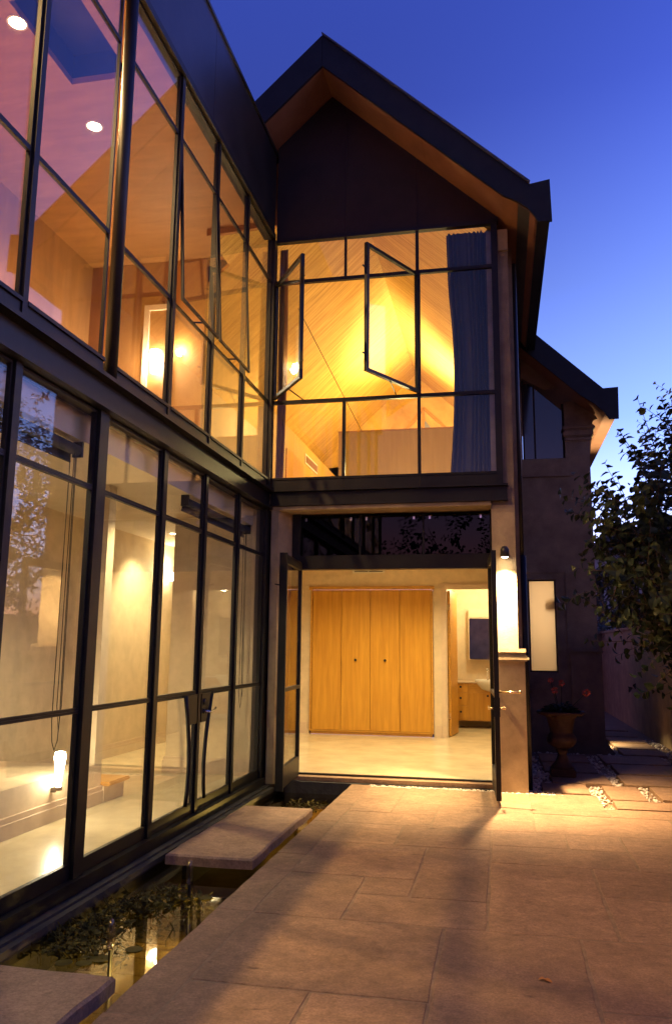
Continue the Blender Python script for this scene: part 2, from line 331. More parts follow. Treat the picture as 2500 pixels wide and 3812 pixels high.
tag(bridge2, 'rough limestone slab over the pond in the near left corner', 'stone slab', 'slabs bridging the pond')
for sl, ys in ((bridge1, (-3.3, -1.65)), (bridge2, (-7.5, -5.85))):
    for yy in ys:
        for xx in (0.36,): box('support', HOB, sl, xx, xx+0.07, yy, yy+0.07, -0.55, ZP-0.067)

# ------------------------------------------------------------------ GLASS WING
wing = thing('glass_wing', 'dark steel framed glass wing along the pond with lit rooms behind', 'house', (-2, -4, -0.1))
YP = [(-9.2,.07),(-8.1,.07),(-6.75,.07),(-5.42,.07),(-4.34,.13),(-3.19,.08),(-2.17,.06),(-1.13,.06),(-0.05,.12)]
Z = dict(sill=3.635, mid=4.644, top=6.298, head=6.846, gb=0.077, gm=1.077, gt=2.647, gtop=3.24)
# posts, full height of each storey
for i, (yc, w) in enumerate(YP):
    if i == 8: continue
    box('post', STEEL, wing, -0.05 if i == 4 else -0.035, 0.03 if i == 4 else 0.022, yc-w/2, yc+w/2, -0.02, 3.23)
    if i == 4: MB().lathe([(0.05,0),(0.05,4.0)], 0.0, yc+0.09, 3.49, 16).build('round_post', STEEL, wing, smooth=True)
    else: box('post', STEEL, wing, -0.035, 0.025, yc-w*.38, yc+w*.38, 3.49, 6.90)
box('corner_post', STEEL, wing, -0.10, 0.035, -0.11, 0.06, -0.10, 3.23)
box('corner_post', STEEL, wing, -0.06, 0.045, -0.07, 0.05, 3.49, 6.90)
# beam: flanges and web
box('beam_flange', STEEL, wing, -0.14, 0.10, -10, 0.05, 3.455, 3.485)
box('beam_flange', STEEL, wing, -0.14, 0.085, -10, 0.0, 3.235, 3.262)
box('beam_web', STEEL, wing, -0.08, 0.02, -10, 0.02, 3.262, 3.455)
for i in range(len(YP)-1):
    a = YP[i][0]+YP[i][1]*.38; b = YP[i+1][0]-YP[i+1][1]*.38
    box('sill_panel', STEEL, wing, -0.07, 0.012, a, b, 3.487, 3.61)
    box('sill_rail', STEEL, wing, -0.075, 0.03, a, b, 3.61, 3.637)
box('head_rail', STEEL, wing, -0.11, 0.05, -10, -0.07, 6.90, 6.97)
box('base_rail', STEEL, wing, -0.10, 0.06, -10, 0.06, -0.11, -0.022)
box('plinth', HOB, wing, -0.25, 0.12, -10, 0.30, -0.60, -0.112)
box('drip_ledge', HOB, wing, 0.12, 0.17, -10, -0.0, -0.17, -0.13)
# upper cladding band and parapet, standing seams
for i, (a, b) in enumerate(((-10,-7.2),(-7.2,-4.7),(-4.7,-2.4),(-2.4,-0.02))):
    box('cladding_panel', CLAD, wing, -0.12, 0.02, a+0.003, b-0.003, 6.972, 8.15)
box('parapet_cap', CLAD, wing, -0.16, 0.04, -10, -0.02, 8.15, 8.19)
box('roof', ROOF, wing, -5, -0.16, -10, 0.0, 7.62, 7.70)

def winframe(parent, name, plane, a, b, z0, z1, t=0.035, d=0.03, off=0.0, m=STEEL, axis='x'):
    mb = MB()
    def B(u0, u1, w0, w1):
        if axis == 'x': mb.box(plane-d/2+off, plane+d/2+off, u0, u1, w0, w1)
        else: mb.box(u0, u1, plane-d/2+off, plane+d/2+off, w0, w1)
    B(a, a+t, z0, z1); B(b-t, b, z0, z1); B(a+t, b-t, z0, z0+t); B(a+t, b-t, z1-t, z1)
    fr = mb.build(name, m, parent)
    e = 0.004
    if axis == 'x': MB().box(plane-0.004+off, plane+0.004+off, a+t-e, b-t+e, z0+t-e, z1-t+e).build('pane', GLASS, fr)
    else: MB().box(a+t-e, b-t+e, plane-0.004+off, plane+0.004+off, z0+t-e, z1-t+e).build('pane', GLASS, fr)
    return fr
for i in range(len(YP)-1):
    (ya, wa), (yb, wb) = YP[i], YP[i+1]
    a = ya+wa*.38+.001; b = yb-wb*.38-.001
    if i == 7: b = -0.072
    if i == 4: a += 0.0
    winframe(wing, 'window', -0.012, a, b, Z['sill']+.003, Z['mid'], 0.017)
    if i in (5, 6):
        # top hung sash pushed open at the bottom
        zt, zb = Z['top']-.005, Z['mid']+.005; h = zt-zb; out = 0.085; t = 0.024
        fr = MB()
        def Q(yv, s, dx): return (0.0+out*s+dx, yv, zt-h*s)
        def barq(y0, y1, s0, s1): fr.hexa([Q(y0,s1,-.013),Q(y1,s1,-.013),Q(y1,s1,.013),Q(y0,s1,.013),Q(y0,s0,-.013),Q(y1,s0,-.013),Q(y1,s0,.013),Q(y0,s0,.013)])
        barq(a, a+t, 0, 1); barq(b-t, b, 0, 1); barq(a+t, b-t, 0, t/h); barq(a+t, b-t, 1-t/h, 1)
        sash = fr.build('awning_window', STEEL, wing)
        pn = MB(); s0, s1 = t/h*.8, 1-t/h*.8
        pn.hexa([Q(a+t,s1,-.004),Q(b-t,s1,-.004),Q(b-t,s1,.004),Q(a+t,s1,.004),Q(a+t,s0,-.004),Q(b-t,s0,-.004),Q(b-t,s0,.004),Q(a+t,s0,.004)])
        pn.build('pane', GLASS, sash)
        MB().bar((-0.03, (a+b)/2, zb-.01), (0.05, (a+b)/2+.12, zb+.03), .014).build('stay', STEEL, sash)
    else:
        winframe(wing, 'window', -0.012, a, b, Z['mid']+.002, Z['top'], 0.017)
    winframe(wing, 'window', -0.012, a, b, Z['top']+.002, Z['head']+.05, 0.017)
    # ground storey
    a = ya+wa/2+.001; b = yb-wb/2-.001
    if i == 7: b = -0.112
    winframe(wing, 'window', -0.015, a, b, Z['gt']+.002, Z['gtop']-.012, 0.018)
    isdoor = i in (5, 6)
    nm = 'glass_door' if isdoor else 'window'
    w1 = winframe(wing, nm, -0.015, a, b, Z['gm']+.002, Z['gt'], 0.026 if isdoor else 0.018)
    w2 = winframe(wing, nm, -0.015, a, b, Z['gb']-.10, Z['gm'], 0.026 if isdoor else 0.018)
    box('bottom_rail', STEEL, w2, -0.032, 0.002, a, b, -0.02, Z['gb'])
# curved door stiles, lock plates, lever
dl = thing  # doors belong to the wing: plain parts
def yz(pts, x=0.02): return [(x, p[0], p[1]) for p in pts]
plate = MB().prism([(-2.52,1.072),(-2.225,1.072),(-2.225,.80),(-2.38,.80)], 0.0, 0.022, 'x').build('lock_plate', STEEL, wing)
plate2 = MB().prism([(-2.115,1.072),(-1.83,1.072),(-1.975,.80),(-2.115,.80)], 0.0, 0.022, 'x').build('lock_plate', STEEL, wing)
MB().tube(yz([(-2.52,1.07),(-2.45,.86),(-2.40,.62),(-2.38,.40),(-2.40,.22),(-2.43,.08)]), 0.02, 8).build('curved_bar', STEEL, wing, smooth=True)
MB().tube(yz([(-1.83,1.07),(-1.91,.86),(-1.97,.62),(-2.0,.40),(-1.985,.22),(-1.955,.08)]), 0.02, 8).build('curved_bar', STEEL, wing, smooth=True)
hd = MB().tube([(0.022,-2.05,.90),(0.07,-2.05,.90)], 0.012).tube([(0.07,-2.05,.90),(0.078,-2.0,.893),(0.078,-1.92,.90),(0.08,-1.87,.925)], 0.010).build('handle', CHROME, plate2, smooth=True)
MB().tube([(0.022,-2.05,.99),(0.032,-2.05,.99)], 0.03, 14).tube([(0.022,-2.05,.90),(0.03,-2.05,.90)], 0.028, 14).build('lock_cylinder', BLACK, plate2, smooth=True)

# wing interior, ground storey
box('floor', FLOORIN, wing, -6, -0.10, -10, 0.0, -0.10, 0.0)
box('floor', FLOORIN, wing, -2.45, -1.19, 0.001, 6, -0.10, 0.0)
box('ceiling', CEILIN, wing, -6, -0.30, -10, 6, 3.15, 3.22)
box('ceiling_bulkhead', CEILIN, wing, -0.30, -0.145, -10, -0.1, 3.02, 3.225)
plat = box('raised_floor', WALLIN, wing, -6, -1.02, -10, -2.20, 0.001, 0.38)
MB().box(-1.02, -0.985, -10, -2.04, 0.001, 0.12).box(-1.02, -1.0, -10, -2.04, 0.12, 0.165).build('skirting', TRIM, wing)
MB().box(-1.18, -1.019, -2.20, -2.05, 0.001, 3.15).build('wall_nib', WALLIN, wing)
box('wall', WALLIN, wing, -3.2, -3.0, -10, -2.2, 0.381, 3.15)
box('wall', WALLIN, wing, -2.65, -2.45, -2.2, 6, 0.0, 3.15)
box('wall', WALLIN, wing, -3.0, -2.45, -2.35, -2.2, 0.381, 3.15)
MB().box(-2.45, -2.425, -2.2, 6, 0.001, 0.13).box(-2.45, -2.435, -2.2, 6, 0.13, 0.175).build('skirting', TRIM, wing)
nibw = MB().box(-1.19, -0.11, -0.09, 0.12, 0.001, 3.15).build('wall', WALLIN, wing)
MB().box(-1.22, -0.11, -0.118, -0.09, 0.001, 0.15).box(-1.21, -0.11, -0.105, -0.09, 0.15, 0.19).box(-1.218, -1.19, -0.09, 0.3, 0.001, 0.15).build('skirting', TRIM, wing)
box('wall', WALLIN, wing, -1.19, -1.05, 0.121, 6, 0.001, 3.15)
box('wall', WALLIN, wing, -2.45, -1.19, 5.8, 6.0, 0.001, 3.15)
box('wall', WALLIN, wing, -6, -0.11, -10.2, -10.0, -0.1, 7.3)
st = thing('step', 'low step with a pale wood tread beside the raised floor', 'step', (-1.15, -1.85, 0))
box('riser', WALLIN, st, -1.45, -0.98, -2.045, -1.62, 0.001, 0.155)
box('tread', HONEYF, st, -1.47, -0.93, -2.045, -1.58, 0.155, 0.195, bevel=0.012)

# wing interior, upper storey
box('upper_floor', CEILIN, wing, -6, -0.145, -10, 0.0, 3.24, 3.50)
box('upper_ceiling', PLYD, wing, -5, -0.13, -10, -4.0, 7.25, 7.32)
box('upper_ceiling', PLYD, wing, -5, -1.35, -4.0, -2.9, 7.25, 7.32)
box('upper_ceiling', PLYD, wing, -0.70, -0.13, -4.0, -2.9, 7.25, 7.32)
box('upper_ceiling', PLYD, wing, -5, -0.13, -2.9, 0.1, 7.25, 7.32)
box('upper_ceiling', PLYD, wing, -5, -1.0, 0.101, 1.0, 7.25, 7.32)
MB().box(-1.39, -1.35, -4.0, -2.9, 7.321, 7.62).box(-0.70, -0.66, -4.0, -2.9, 7.321, 7.62).box(-1.35, -0.70, -4.04, -4.0, 7.321, 7.62).box(-1.35, -0.70, -2.9, -2.86, 7.321, 7.62).box(-1.35, -0.70, -4.0, -2.9, 7.58, 7.62).build('ceiling_recess', CLAD, wing)
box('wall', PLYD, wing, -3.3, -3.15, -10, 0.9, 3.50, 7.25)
box('wall', PLYD, wing, -3.15, -1.30, 0.9, 1.0, 3.50, 7.249)
fr = MB().box(-2.24, -2.16, 0.86, 0.9, 3.5, 6.55).box(-1.84, -1.77, 0.86, 0.9, 3.5, 6.55).box(-2.16, -1.84, 0.86, 0.9, 6.47, 6.55).build('door_frame', TRIM, wing)

# ------------------------------------------------------------------ GABLE HOUSE
house = thing('gable_house', 'gabled house with big lit upper window and open double doors', 'house', (1.4, 3, -0.1))
AP = (0.78, 9.0); SL = 0.927
# dark gable boards above the window, three panels
def slope(x): return 9.0-SL*abs(x-0.78)
for a, b in ((0.03,0.98),(0.984,1.92),(1.924,2.955)):
    poly = [(a,6.93),(b,6.93),(b,slope(b)-.003)]
    if a < .78 < b: poly.append((0.78, 8.997))
    poly.append((a, slope(a)-.003))
    MB().prism(poly, 0.03, 0.16).build('gable_board', GABLE, house)
# roof: fascia (front), roof body, soffit lining
F = [(-0.9,7.90),(0.755,9.455),(3.329,7.03),(3.566,7.067),(3.578,6.53),(3.415,6.535),(3.385,6.60),(3.31,6.715),(3.18,6.824),(3.012,6.92),(0.765,9.003),(-0.9,7.445)]
def roofpoly(up, lo): return None
Fr = [(0.755,9.455),(3.329,7.03),(3.566,7.067),(3.578,6.53),(3.415,6.535),(3.385,6.60),(3.31,6.715),(3.18,6.824),(3.012,6.92),(0.765,9.003)]
Fl = [(0.751,9.4545),(0.761,9.0025),(-0.9,7.445),(-0.9,7.90)]
MB().prism(Fr, -0.56, -0.525).build('fascia', FASCIA, house)
MB().prism(Fl, -0.56, -0.525).build('fascia', FASCIA, house)
cap = MB()
cap.hexa([(0.755,-.59,9.457),(0.755,-.40,9.457),(3.33,-.40,7.032),(3.33,-.59,7.032),(0.755,-.59,9.485),(0.755,-.40,9.485),(3.34,-.40,7.058),(3.34,-.59,7.058)])
cap.build('barge_cap', ROOF, house)
soff = [(0.765,9.0),(3.012,6.917),(3.18,6.821),(3.31,6.712),(3.385,6.597),(3.41,6.60),(3.335,6.73),(3.2,6.85),(3.03,6.95),(0.765,9.04)]
MB().prism([(0.765,9.0),(2.05,7.809),(2.07,7.83),(0.765,9.04)], -0.524, 0.20).build('soffit', SOFFIT, house)
MB().prism([(2.054,7.805),(3.012,6.917),(3.18,6.821),(3.31,6.712),(3.385,6.597),(3.41,6.60),(3.335,6.73),(3.2,6.85),(3.03,6.95),(2.074,7.826)], -0.524, 4.9).build('soffit', SOFFIT, house, smooth=False)
MB().prism([(0.765,9.0),(0.765,9.04),(-0.9,7.485),(-0.9,7.445)], -0.524, 0.20).build('soffit', SOFFIT, house)
MB().prism([(0.765,9.05),(3.03,6.96),(3.40,6.62),(3.40,7.0),(3.329,7.02),(0.755,9.44)], -0.52, 11.3).build('roof', ROOF, house)
MB().prism([(0.764,9.05),(0.754,9.44),(-0.9,7.90),(-0.9,7.51)], -0.52, 1.0).build('roof', ROOF, house)
MB().prism([(0.764,9.05),(0.754,9.44),(-2.4,6.50),(-2.4,6.1)], 1.001, 11.3).build('roof', ROOF, house)
gt = MB().prism([(3.405,6.54),(3.55,6.54),(3.55,7.05),(3.53,7.05),(3.53,6.56),(3.405,6.56)], -0.524, 4.2).build('gutter', FASCIA, house)
# right pier: slim plaster above, wider base with rounded cap
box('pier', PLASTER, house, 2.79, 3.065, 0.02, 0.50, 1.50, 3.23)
box('pier', PLASTERD, house, 2.80, 3.065, 0.03, 0.50, 3.231, 6.80)  # shade on the upper pier is put into its darker colour
MB().box(2.945, 3.068, 0.0, 0.029, 6.5, 6.78).build('pier_head', PLASTER, house)
box('pier_base', PLASTER, house, 2.79, 3.135, 0.06, 0.60, -0.15, 1.38)
MB().box(2.785, 3.185, -0.045, 0.62, 1.452, 1.53).build('pier_cap', PLASTER, house, bevel=0.05)
MB().box(2.785, 3.18, -0.04, 0.61, 1.382, 1.451).build('pier_cap', PLASTER, house, bevel=0.022)
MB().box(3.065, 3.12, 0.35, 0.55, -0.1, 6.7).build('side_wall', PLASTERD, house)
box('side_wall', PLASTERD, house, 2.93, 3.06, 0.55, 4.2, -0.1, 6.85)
# left nib with reveal
MB().prism([(0.06,0.0),(0.155,0.0),(0.26,0.33),(0.26,0.5),(-0.10,0.5),(-0.10,0.121),(0.06,0.121)], -0.10, 3.24, 'z').build('wall_nib', PLASTER, house)
# edge beam of upper floor, panels and soffit
box('beam', STEEL, house, 0.05, 2.985, -0.02, 0.10, 3.30, 3.455)
box('beam_flange', STEEL, house, 0.05, 2.995, -0.07, 0.10, 3.456, 3.478)
box('beam_flange', STEEL, house, 0.05, 2.985, -0.055, 0.10, 3.275, 3.298)
box('reveal_soffit', PLASTER, house, 0.05, 2.79, -0.02, 0.36, 3.225, 3.272)
for a, b in ((0.05,0.985),(0.989,1.935),(1.939,2.87)):
    box('sill_panel', STEEL, house, a, b, 0.0, 0.05, 3.48, 3.615)
box('sill_rail', STEEL, house, 0.05, 2.88, -0.01, 0.055, 3.616, 3.645)
# upper window wall
box('jamb', STEEL, house, 2.862, 2.94, -0.015, 0.06, 3.48, 6.90)
box('head_rail', STEEL, house, 0.045, 2.94, -0.02, 0.06, 6.87, 6.925)
def transom(z, a, b, h=0.034): box('transom', STEEL, house, a, b, -0.01, 0.04, z-h/2, z+h/2)
transom(Z['mid']+.0, 0.05, 2.862, 0.045); transom(Z['top'], 0.05, 2.862, 0.045)
def mull(x, z0, z1, w=0.04): box('mullion', STEEL, house, x-w/2, x+w/2, -0.008, 0.042, z0, z1)
mull(0.982, 3.646, Z['mid']-.023); mull(1.935, 3.646, Z['mid']-.023); mull(0.985, Z['top']+.023, 6.869, .03); mull(1.925, Z['top']+.023, 6.869, .04)
mull(1.935, Z['mid']+.023, Z['top']-.023, .05)
def hpane(x0, x1, z0, z1): MB().box(x0, x1, 0.012, 0.02, z0, z1).build('pane', GLASS, house)
for x0, x1 in ((.05,.962),(1.002,1.915),(1.955,2.862)): hpane(x0, x1, 3.645, Z['mid']-.022)
for x0, x1 in ((.05,.97),(1.0,1.905),(1.945,2.862)): hpane(x0, x1, Z['top']+.022, 6.87)
hpane(1.96, 2.862, Z['mid']+.022, Z['top']-.022)
def casement(h0, free, stay_at):
    h = Vector((h0[0], h0[1], 0)); f = Vector((free[0], free[1], 0)); d = (f-h).normalized(); n = Vector((-d.y, d.x, 0)); L = (f-h).length
    z0, z1 = Z['mid']+.03, Z['top']-.03; t = 0.05
    def bx(s0, s1, a, b, th=.022): return [h+d*s0-n*th+Vector((0,0,a)), h+d*s1-n*th+Vector((0,0,a)), h+d*s1+n*th+Vector((0,0,a)), h+d*s0+n*th+Vector((0,0,a)), h+d*s0-n*th+Vector((0,0,b)), h+d*s1-n*th+Vector((0,0,b)), h+d*s1+n*th+Vector((0,0,b)), h+d*s0+n*th+Vector((0,0,b))]
    mb = MB().hexa(bx(0, .032, z0, z1)).hexa(bx(L-.045, L, z0, z1)).hexa(bx(.032, L-.045, z0, z0+.04)).hexa(bx(.032, L-.045, z1-.04, z1))
    fr = mb.build('casement', STEEL, house)
    MB().hexa(bx(.03, L-.043, z0+.038, z1-.038, .004)).build('pane', GLASS, fr)
    for zz in (z0+.12, z1-.4):
        ha = MB(); p = h+d*(L+.005)+Vector((0,0,zz)); ha.bar(p, p+Vector((0,0,.22)), .02).bar(p+Vector((0,0,.08)), p+d*.05+Vector((0,0,.09)), .014); ha.build('bolt', STEEL, fr)
    MB().bar(h+d*(L*.55)+Vector((0,0,z0)), Vector(stay_at), .012).build('stay', STEEL, fr)
casement((0.06,-0.015), (0.615,-0.80), (0.45, 0.0, Z['mid']+.02))
casement((1.925,-0.015), (1.41,-0.93), (1.65, 0.0, Z['mid']+.02))
for x, zz in ((.05,4.9),(.05,5.5),(.05,6.1),(1.935,4.75),(1.935,5.5),(1.935,6.2)): box('hinge', STEEL, house, x-.012, x+.012, -.035, -.009, zz, zz+.07)
# door opening: frame, dark blind panel over the doors
box('door_frame', STEEL, house, 0.26, 0.36, 0.30, 0.40, -0.02, 3.22)
box('door_frame', STEEL, house, 2.765, 2.79, 0.27, 0.40, -0.02, 3.22)
box('door_head', STEEL, house, 0.36, 2.765, 0.29, 0.42, 2.50, 2.68)
box('threshold', STONE, house, 0.26, 2.79, 0.22, 0.40, -0.075, -0.03)
box('threshold_strip', BLACK, house, 0.26, 2.79, 0.36, 0.42, -0.029, -0.008)
box('threshold_base', HOB, house, 0.0, 0.261, 0.301, 0.5, -0.6, -0.11)
box('threshold_base', HOB, house, 0.262, 2.79, 0.16, 0.41, -0.56, -0.08)
for k, (a, b) in enumerate(((.36,1.13),(1.15,1.935),(1.955,2.765))):
    box('fanlight_pane', GLASSD, house, a, b, 0.345, 0.353, 2.68, 3.2)
    if k: box('fanlight_bar', STEEL, house, a-.02, a, 0.33, 0.37, 2.68, 3.2)
    for xx in (a+.06, b-.12): box('fanlight_clip', CHROME, house, xx, xx+.025, 0.33, 0.344, 3.13, 3.17)
box('fanlight_lining', BLACK, house, .36, 2.765, 0.43, 0.45, 2.66, 3.22)
def door_leaf(h0, free, side):
    h = Vector((h0[0], h0[1], 0)); f = Vector((free[0], free[1], 0)); d = (f-h).normalized(); n = Vector((-d.y, d.x, 0)); L = (f-h).length
    z0, z1 = -0.025, 2.585
    def bx(s0, s1, a, b, th=.026, o=0): return [h+d*s0+n*(o-th)+Vector((0,0,a)), h+d*s1+n*(o-th)+Vector((0,0,a)), h+d*s1+n*(o+th)+Vector((0,0,a)), h+d*s0+n*(o+th)+Vector((0,0,a)), h+d*s0+n*(o-th)+Vector((0,0,b)), h+d*s1+n*(o-th)+Vector((0,0,b)), h+d*s1+n*(o+th)+Vector((0,0,b)), h+d*s0+n*(o+th)+Vector((0,0,b))]
    mb = MB().hexa(bx(0, .05, z0, z1)).hexa(bx(L-.075, L, z0, z1)).hexa(bx(.05, L-.075, z0, .20)).hexa(bx(.05, L-.075, z1-.10, z1)).hexa(bx(.05, L-.075, 1.02, 1.06))
    fr = mb.build('door', STEEL, house)
    MB().hexa(bx(.048, L-.073, .198, 1.022, .004)).build('pane', GLASS, fr); MB().hexa(bx(.048, L-.073, 1.058, z1-.098, .004)).build('pane', GLASS, fr)
    return fr, h, d, n, L
dL = door_leaf((0.375,0.30), (0.45,-0.87), -1)
dR = door_leaf((2.755,0.27), (2.81,-0.82), 1)
fr, h, d, n, L = dR
base = h+d*(L-.04)
for s in (1, -1):
    p = base+n*(.026*s)+Vector((0,0,.905)); q = p+n*(.055*s)
    MB().tube([p, q], .010).tube([q, q-d*.05+Vector((0,0,-.012)), q-d*.12+Vector((0,0,.012))], .009).build('handle', BRASS, fr, smooth=True)
MB().hexa([base+n*(.026*s)+Vector((a,b,c)) for s, a, b, c in ((-1.3,0,-.03,.82),(1.3,0,-.03,.82),(1.3,0,.03,.82),(-1.3,0,.03,.82),(-1.3,0,-.03,1.02),(1.3,0,-.03,1.02),(1.3,0,.03,1.02),(-1.3,0,.03,1.02))]).build('lock_plate', STEEL, fr)
pp = h+d*(L*.72)
MB().tube([pp+Vector((.03,0,1.06)), pp+Vector((.25,-.05,1.065))], .011).lathe([(.0,0),(.018,.01),(.018,.03),(0,.04)], pp.x+.26, pp.y-.05, 1.045, 10).build('hold_open_bar', BRASS, fr, smooth=True)
fr, h, d, n, L = dL
pb = h+d*(L-.07)
MB().bar(pb-n*.03+Vector((0,0,2.2)), pb-n*.03+Vector((0,0,2.45)), .02).bar(pb-n*.03+Vector((0,0,2.22)), pb-n*.09+Vector((0,0,2.23)), .014).build('bolt', STEEL, fr)
MB().bar(h+d*(L+.012)+n*.05+Vector((0,0,-.02)), h+d*(L+.012)+n*.05+Vector((0,0,2.58)), .035).build('meeting_stile', STEEL, fr)
# ground room
box('floor', FLOORIN, house, -1.04, 2.93, 0.401, 4.80, -0.10, -0.006)
box('floor', FLOORIN, house, 1.8, 4.2, 4.801, 7.1, -0.10, -0.006)
box('ceiling', CEILIN, house, -1.05, 2.93, 0.46, 4.75, 3.12, 3.2)
box('wall', WALLIN, house, -1.05, -0.53, 4.75, 4.90, -0.006, 3.12)
box('wall', WALLIN, house, 1.70, 1.94, 4.75, 4.90, -0.006, 3.12)
box('wall', WALLIN, house, -0.53, 1.70, 4.75, 4.90, 2.585, 3.12)
box('wall', WALLIN, house, 1.94, 2.93, 4.75, 4.90, 2.58, 3.12)
box('wall', WALLIN, house, 2.80, 2.92, 0.401, 4.75, -0.006, 3.12)
for a, b in ((-1.04, -0.57), (1.735, 1.84)): MB().box(a, b, 4.722, 4.75, -0.006, 0.15).box(a, b, 4.735, 4.75, 0.15, 0.19).build('skirting', TRIM, house)
MB().box(1.845, 1.945, 4.715, 4.75, -0.006, 2.66).box(1.86, 1.92, 4.70, 4.715, -0.006, 2.64).box(1.945, 2.80, 4.715, 4.75, 2.56, 2.66).box(1.945, 2.80, 4.70, 4.715, 2.58, 2.64).build('architrave', TRIM, house)
vent = MB().box(0.24, 0.84, 4.735, 4.75, 2.86, 3.08).build('air_vent', WHITE, house)
sl_ = MB()
for k in range(6): sl_.box(0.28, 0.53, 4.725, 4.735, 2.885+k*.03, 2.897+k*.03).box(0.55, 0.80, 4.725, 4.735, 2.885+k*.03, 2.897+k*.03)
sl_.build('slats', BLACK, vent)
bd = MB().hexa([(1.95,4.91,0.01),(1.99,4.91,0.01),(2.075,5.6,0.01),(2.035,5.6,0.01),(1.95,4.91,2.55),(1.99,4.91,2.55),(2.075,5.6,2.55),(2.035,5.6,2.55)]).build('bathroom_door', HONEYF, house)
for zz in (.3, 2.2): box('hinge', BRASS, bd, 1.945, 1.985, 4.895, 4.908, zz, zz+.1)
# bathroom shell
box('wall', WALLIN, house, 1.9, 4.3, 7.0, 7.1, -0.006, 3.0)
box('wall', WALLIN, house, 1.80, 1.94, 4.901, 7.0, -0.006, 3.0)
box('ceiling', CEILIN, house, 1.9, 4.3, 4.901, 7.1, 2.95, 3.02)

# upper room
box('upper_floor', CEILIN, house, -2.4, 2.95, 0.06, 11, 3.28, 3.47)
MB().prism([(0.78,8.78),(0.78,8.84),(2.95,6.83),(2.95,6.77)], 0.17, 11).build('ceiling_slope', PLY, house)
MB().prism([(0.78,8.78),(0.78,8.84),(-0.98,7.208),(-0.98,7.148)], 0.17, 1.0).build('ceiling_slope', PLY, house)
MB().prism([(0.78,8.78),(0.78,8.84),(-2.4,5.89),(-2.4,5.83)], 1.001, 11).build('ceiling_slope', PLY, house)
box('upper_wall', WALLIN, house, 2.88, 2.95, 0.18, 11, 3.47, 6.80)
uw = box('upper_wall', PARTN, house, -1.36, -1.30, 1.0, 11, 3.47, 5.98)
box('wall_ledge', WALLIN, house, -2.4, -1.36, 1.001, 11, 5.93, 5.98)
box('upper_wall', WALLIN, house, -2.4, 2.95, 11, 11.1, 3.3, 6.2)
MB().prism([(-2.4,6.2),(2.95,6.2),(2.95,6.8),(0.78,8.8),(-2.4,5.85)], 11, 11.1).build('upper_wall', PLY, house)
av = box('air_vent', WHITE, house, -1.30, -1.285, 7.2, 8.4, 5.55, 5.78); box('grille', SOFFIT, av, -1.285, -1.278, 7.25, 8.35, 5.59, 5.74)
box('upper_door', HONEYF, house, -1.30, -1.28, 5.6, 7.0, 3.47, 5.5)
tf = MB().bar((0.25,10.97,6.9),(1.0,10.97,7.85),.07).bar((1.0,10.97,7.85),(1.95,10.97,6.9),.07).bar((1.0,10.97,6.5),(1.0,10.97,7.85),.06).bar((0.2,10.97,6.9),(2.0,10.97,6.9),.05).build('gable_truss', HONEYF, house)
MB().prism([(0.75,6.95),(1.45,6.95),(1.05,7.5)], 10.98, 10.995).build('gable_window', NEIGH, house)
MB().tube([(0.2,0.6,6.2),(0.55,5.5,5.2)], .006, 5).build('cable', BLACK, house)
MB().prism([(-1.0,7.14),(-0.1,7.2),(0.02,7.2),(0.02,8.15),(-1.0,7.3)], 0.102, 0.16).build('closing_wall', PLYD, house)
# downpipe beside the pier
MB().tube([(3.14,0.42,6.5),(3.14,0.42,2.66)], .034, 10).build('downpipe', STEEL, house, smooth=True)
MB().tube([(3.15,0.42,2.66),(3.15,0.42,-0.1)], .045, 10).build('downpipe', STEEL, house, smooth=True)

# ------------------------------------------------------------------ REAR WING
rear = thing('rear_wing', 'dim plastered rear wing with one glowing frosted window', 'house', (3.8, 5.5, -0.1))
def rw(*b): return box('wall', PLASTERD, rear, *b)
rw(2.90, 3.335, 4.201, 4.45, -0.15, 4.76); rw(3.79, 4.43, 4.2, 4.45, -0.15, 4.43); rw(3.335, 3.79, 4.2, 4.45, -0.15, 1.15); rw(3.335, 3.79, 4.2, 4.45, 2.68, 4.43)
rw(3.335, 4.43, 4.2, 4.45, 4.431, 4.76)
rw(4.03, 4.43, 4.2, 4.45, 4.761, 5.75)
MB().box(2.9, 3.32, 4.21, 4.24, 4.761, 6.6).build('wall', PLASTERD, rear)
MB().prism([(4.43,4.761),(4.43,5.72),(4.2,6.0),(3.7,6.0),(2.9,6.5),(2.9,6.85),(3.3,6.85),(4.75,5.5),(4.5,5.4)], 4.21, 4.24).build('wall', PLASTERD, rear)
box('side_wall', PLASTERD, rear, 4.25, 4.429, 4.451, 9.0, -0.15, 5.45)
MB().box(4.0, 4.50, 4.15, 4.5, 5.12, 5.24).box(4.02, 4.47, 4.17, 4.48, 5.04, 5.12).box(3.99, 4.53, 4.14, 4.5, 5.24, 5.32).build('cornice', PLASTERD, rear, bevel=0.02)
MB().box(3.99, 4.50, 4.13, 9.0, 1.46, 1.535).build('band_course', PLASTERD, rear, bevel=0.03)
MB().box(3.985, 4.475, 4.16, 4.2, -0.15, 1.459).box(4.43, 4.475, 4.2, 9.0, -0.15, 1.459).build('plinth', PLASTERD, rear)
MB().prism([(4.475,0.12),(4.475,-0.15),(4.66,-0.15),(4.55,-0.02)], 4.16, 4.7).build('base_flare', PLASTERD, rear)
MB().box(3.25, 3.30, 4.185, 4.2, 0.85, 2.84).box(3.95, 4.0, 4.185, 4.2, 0.86, 2.84).box(3.30, 3.95, 4.185, 4.2, 2.79, 2.84).box(3.30, 3.95, 4.185, 4.2, 0.86, 0.90).build('window_surround', PLASTERD, rear)
MB().box(3.2, 4.10, 4.17, 4.2, 4.44, 4.74).build('sill_panel', PLASTERD, rear)
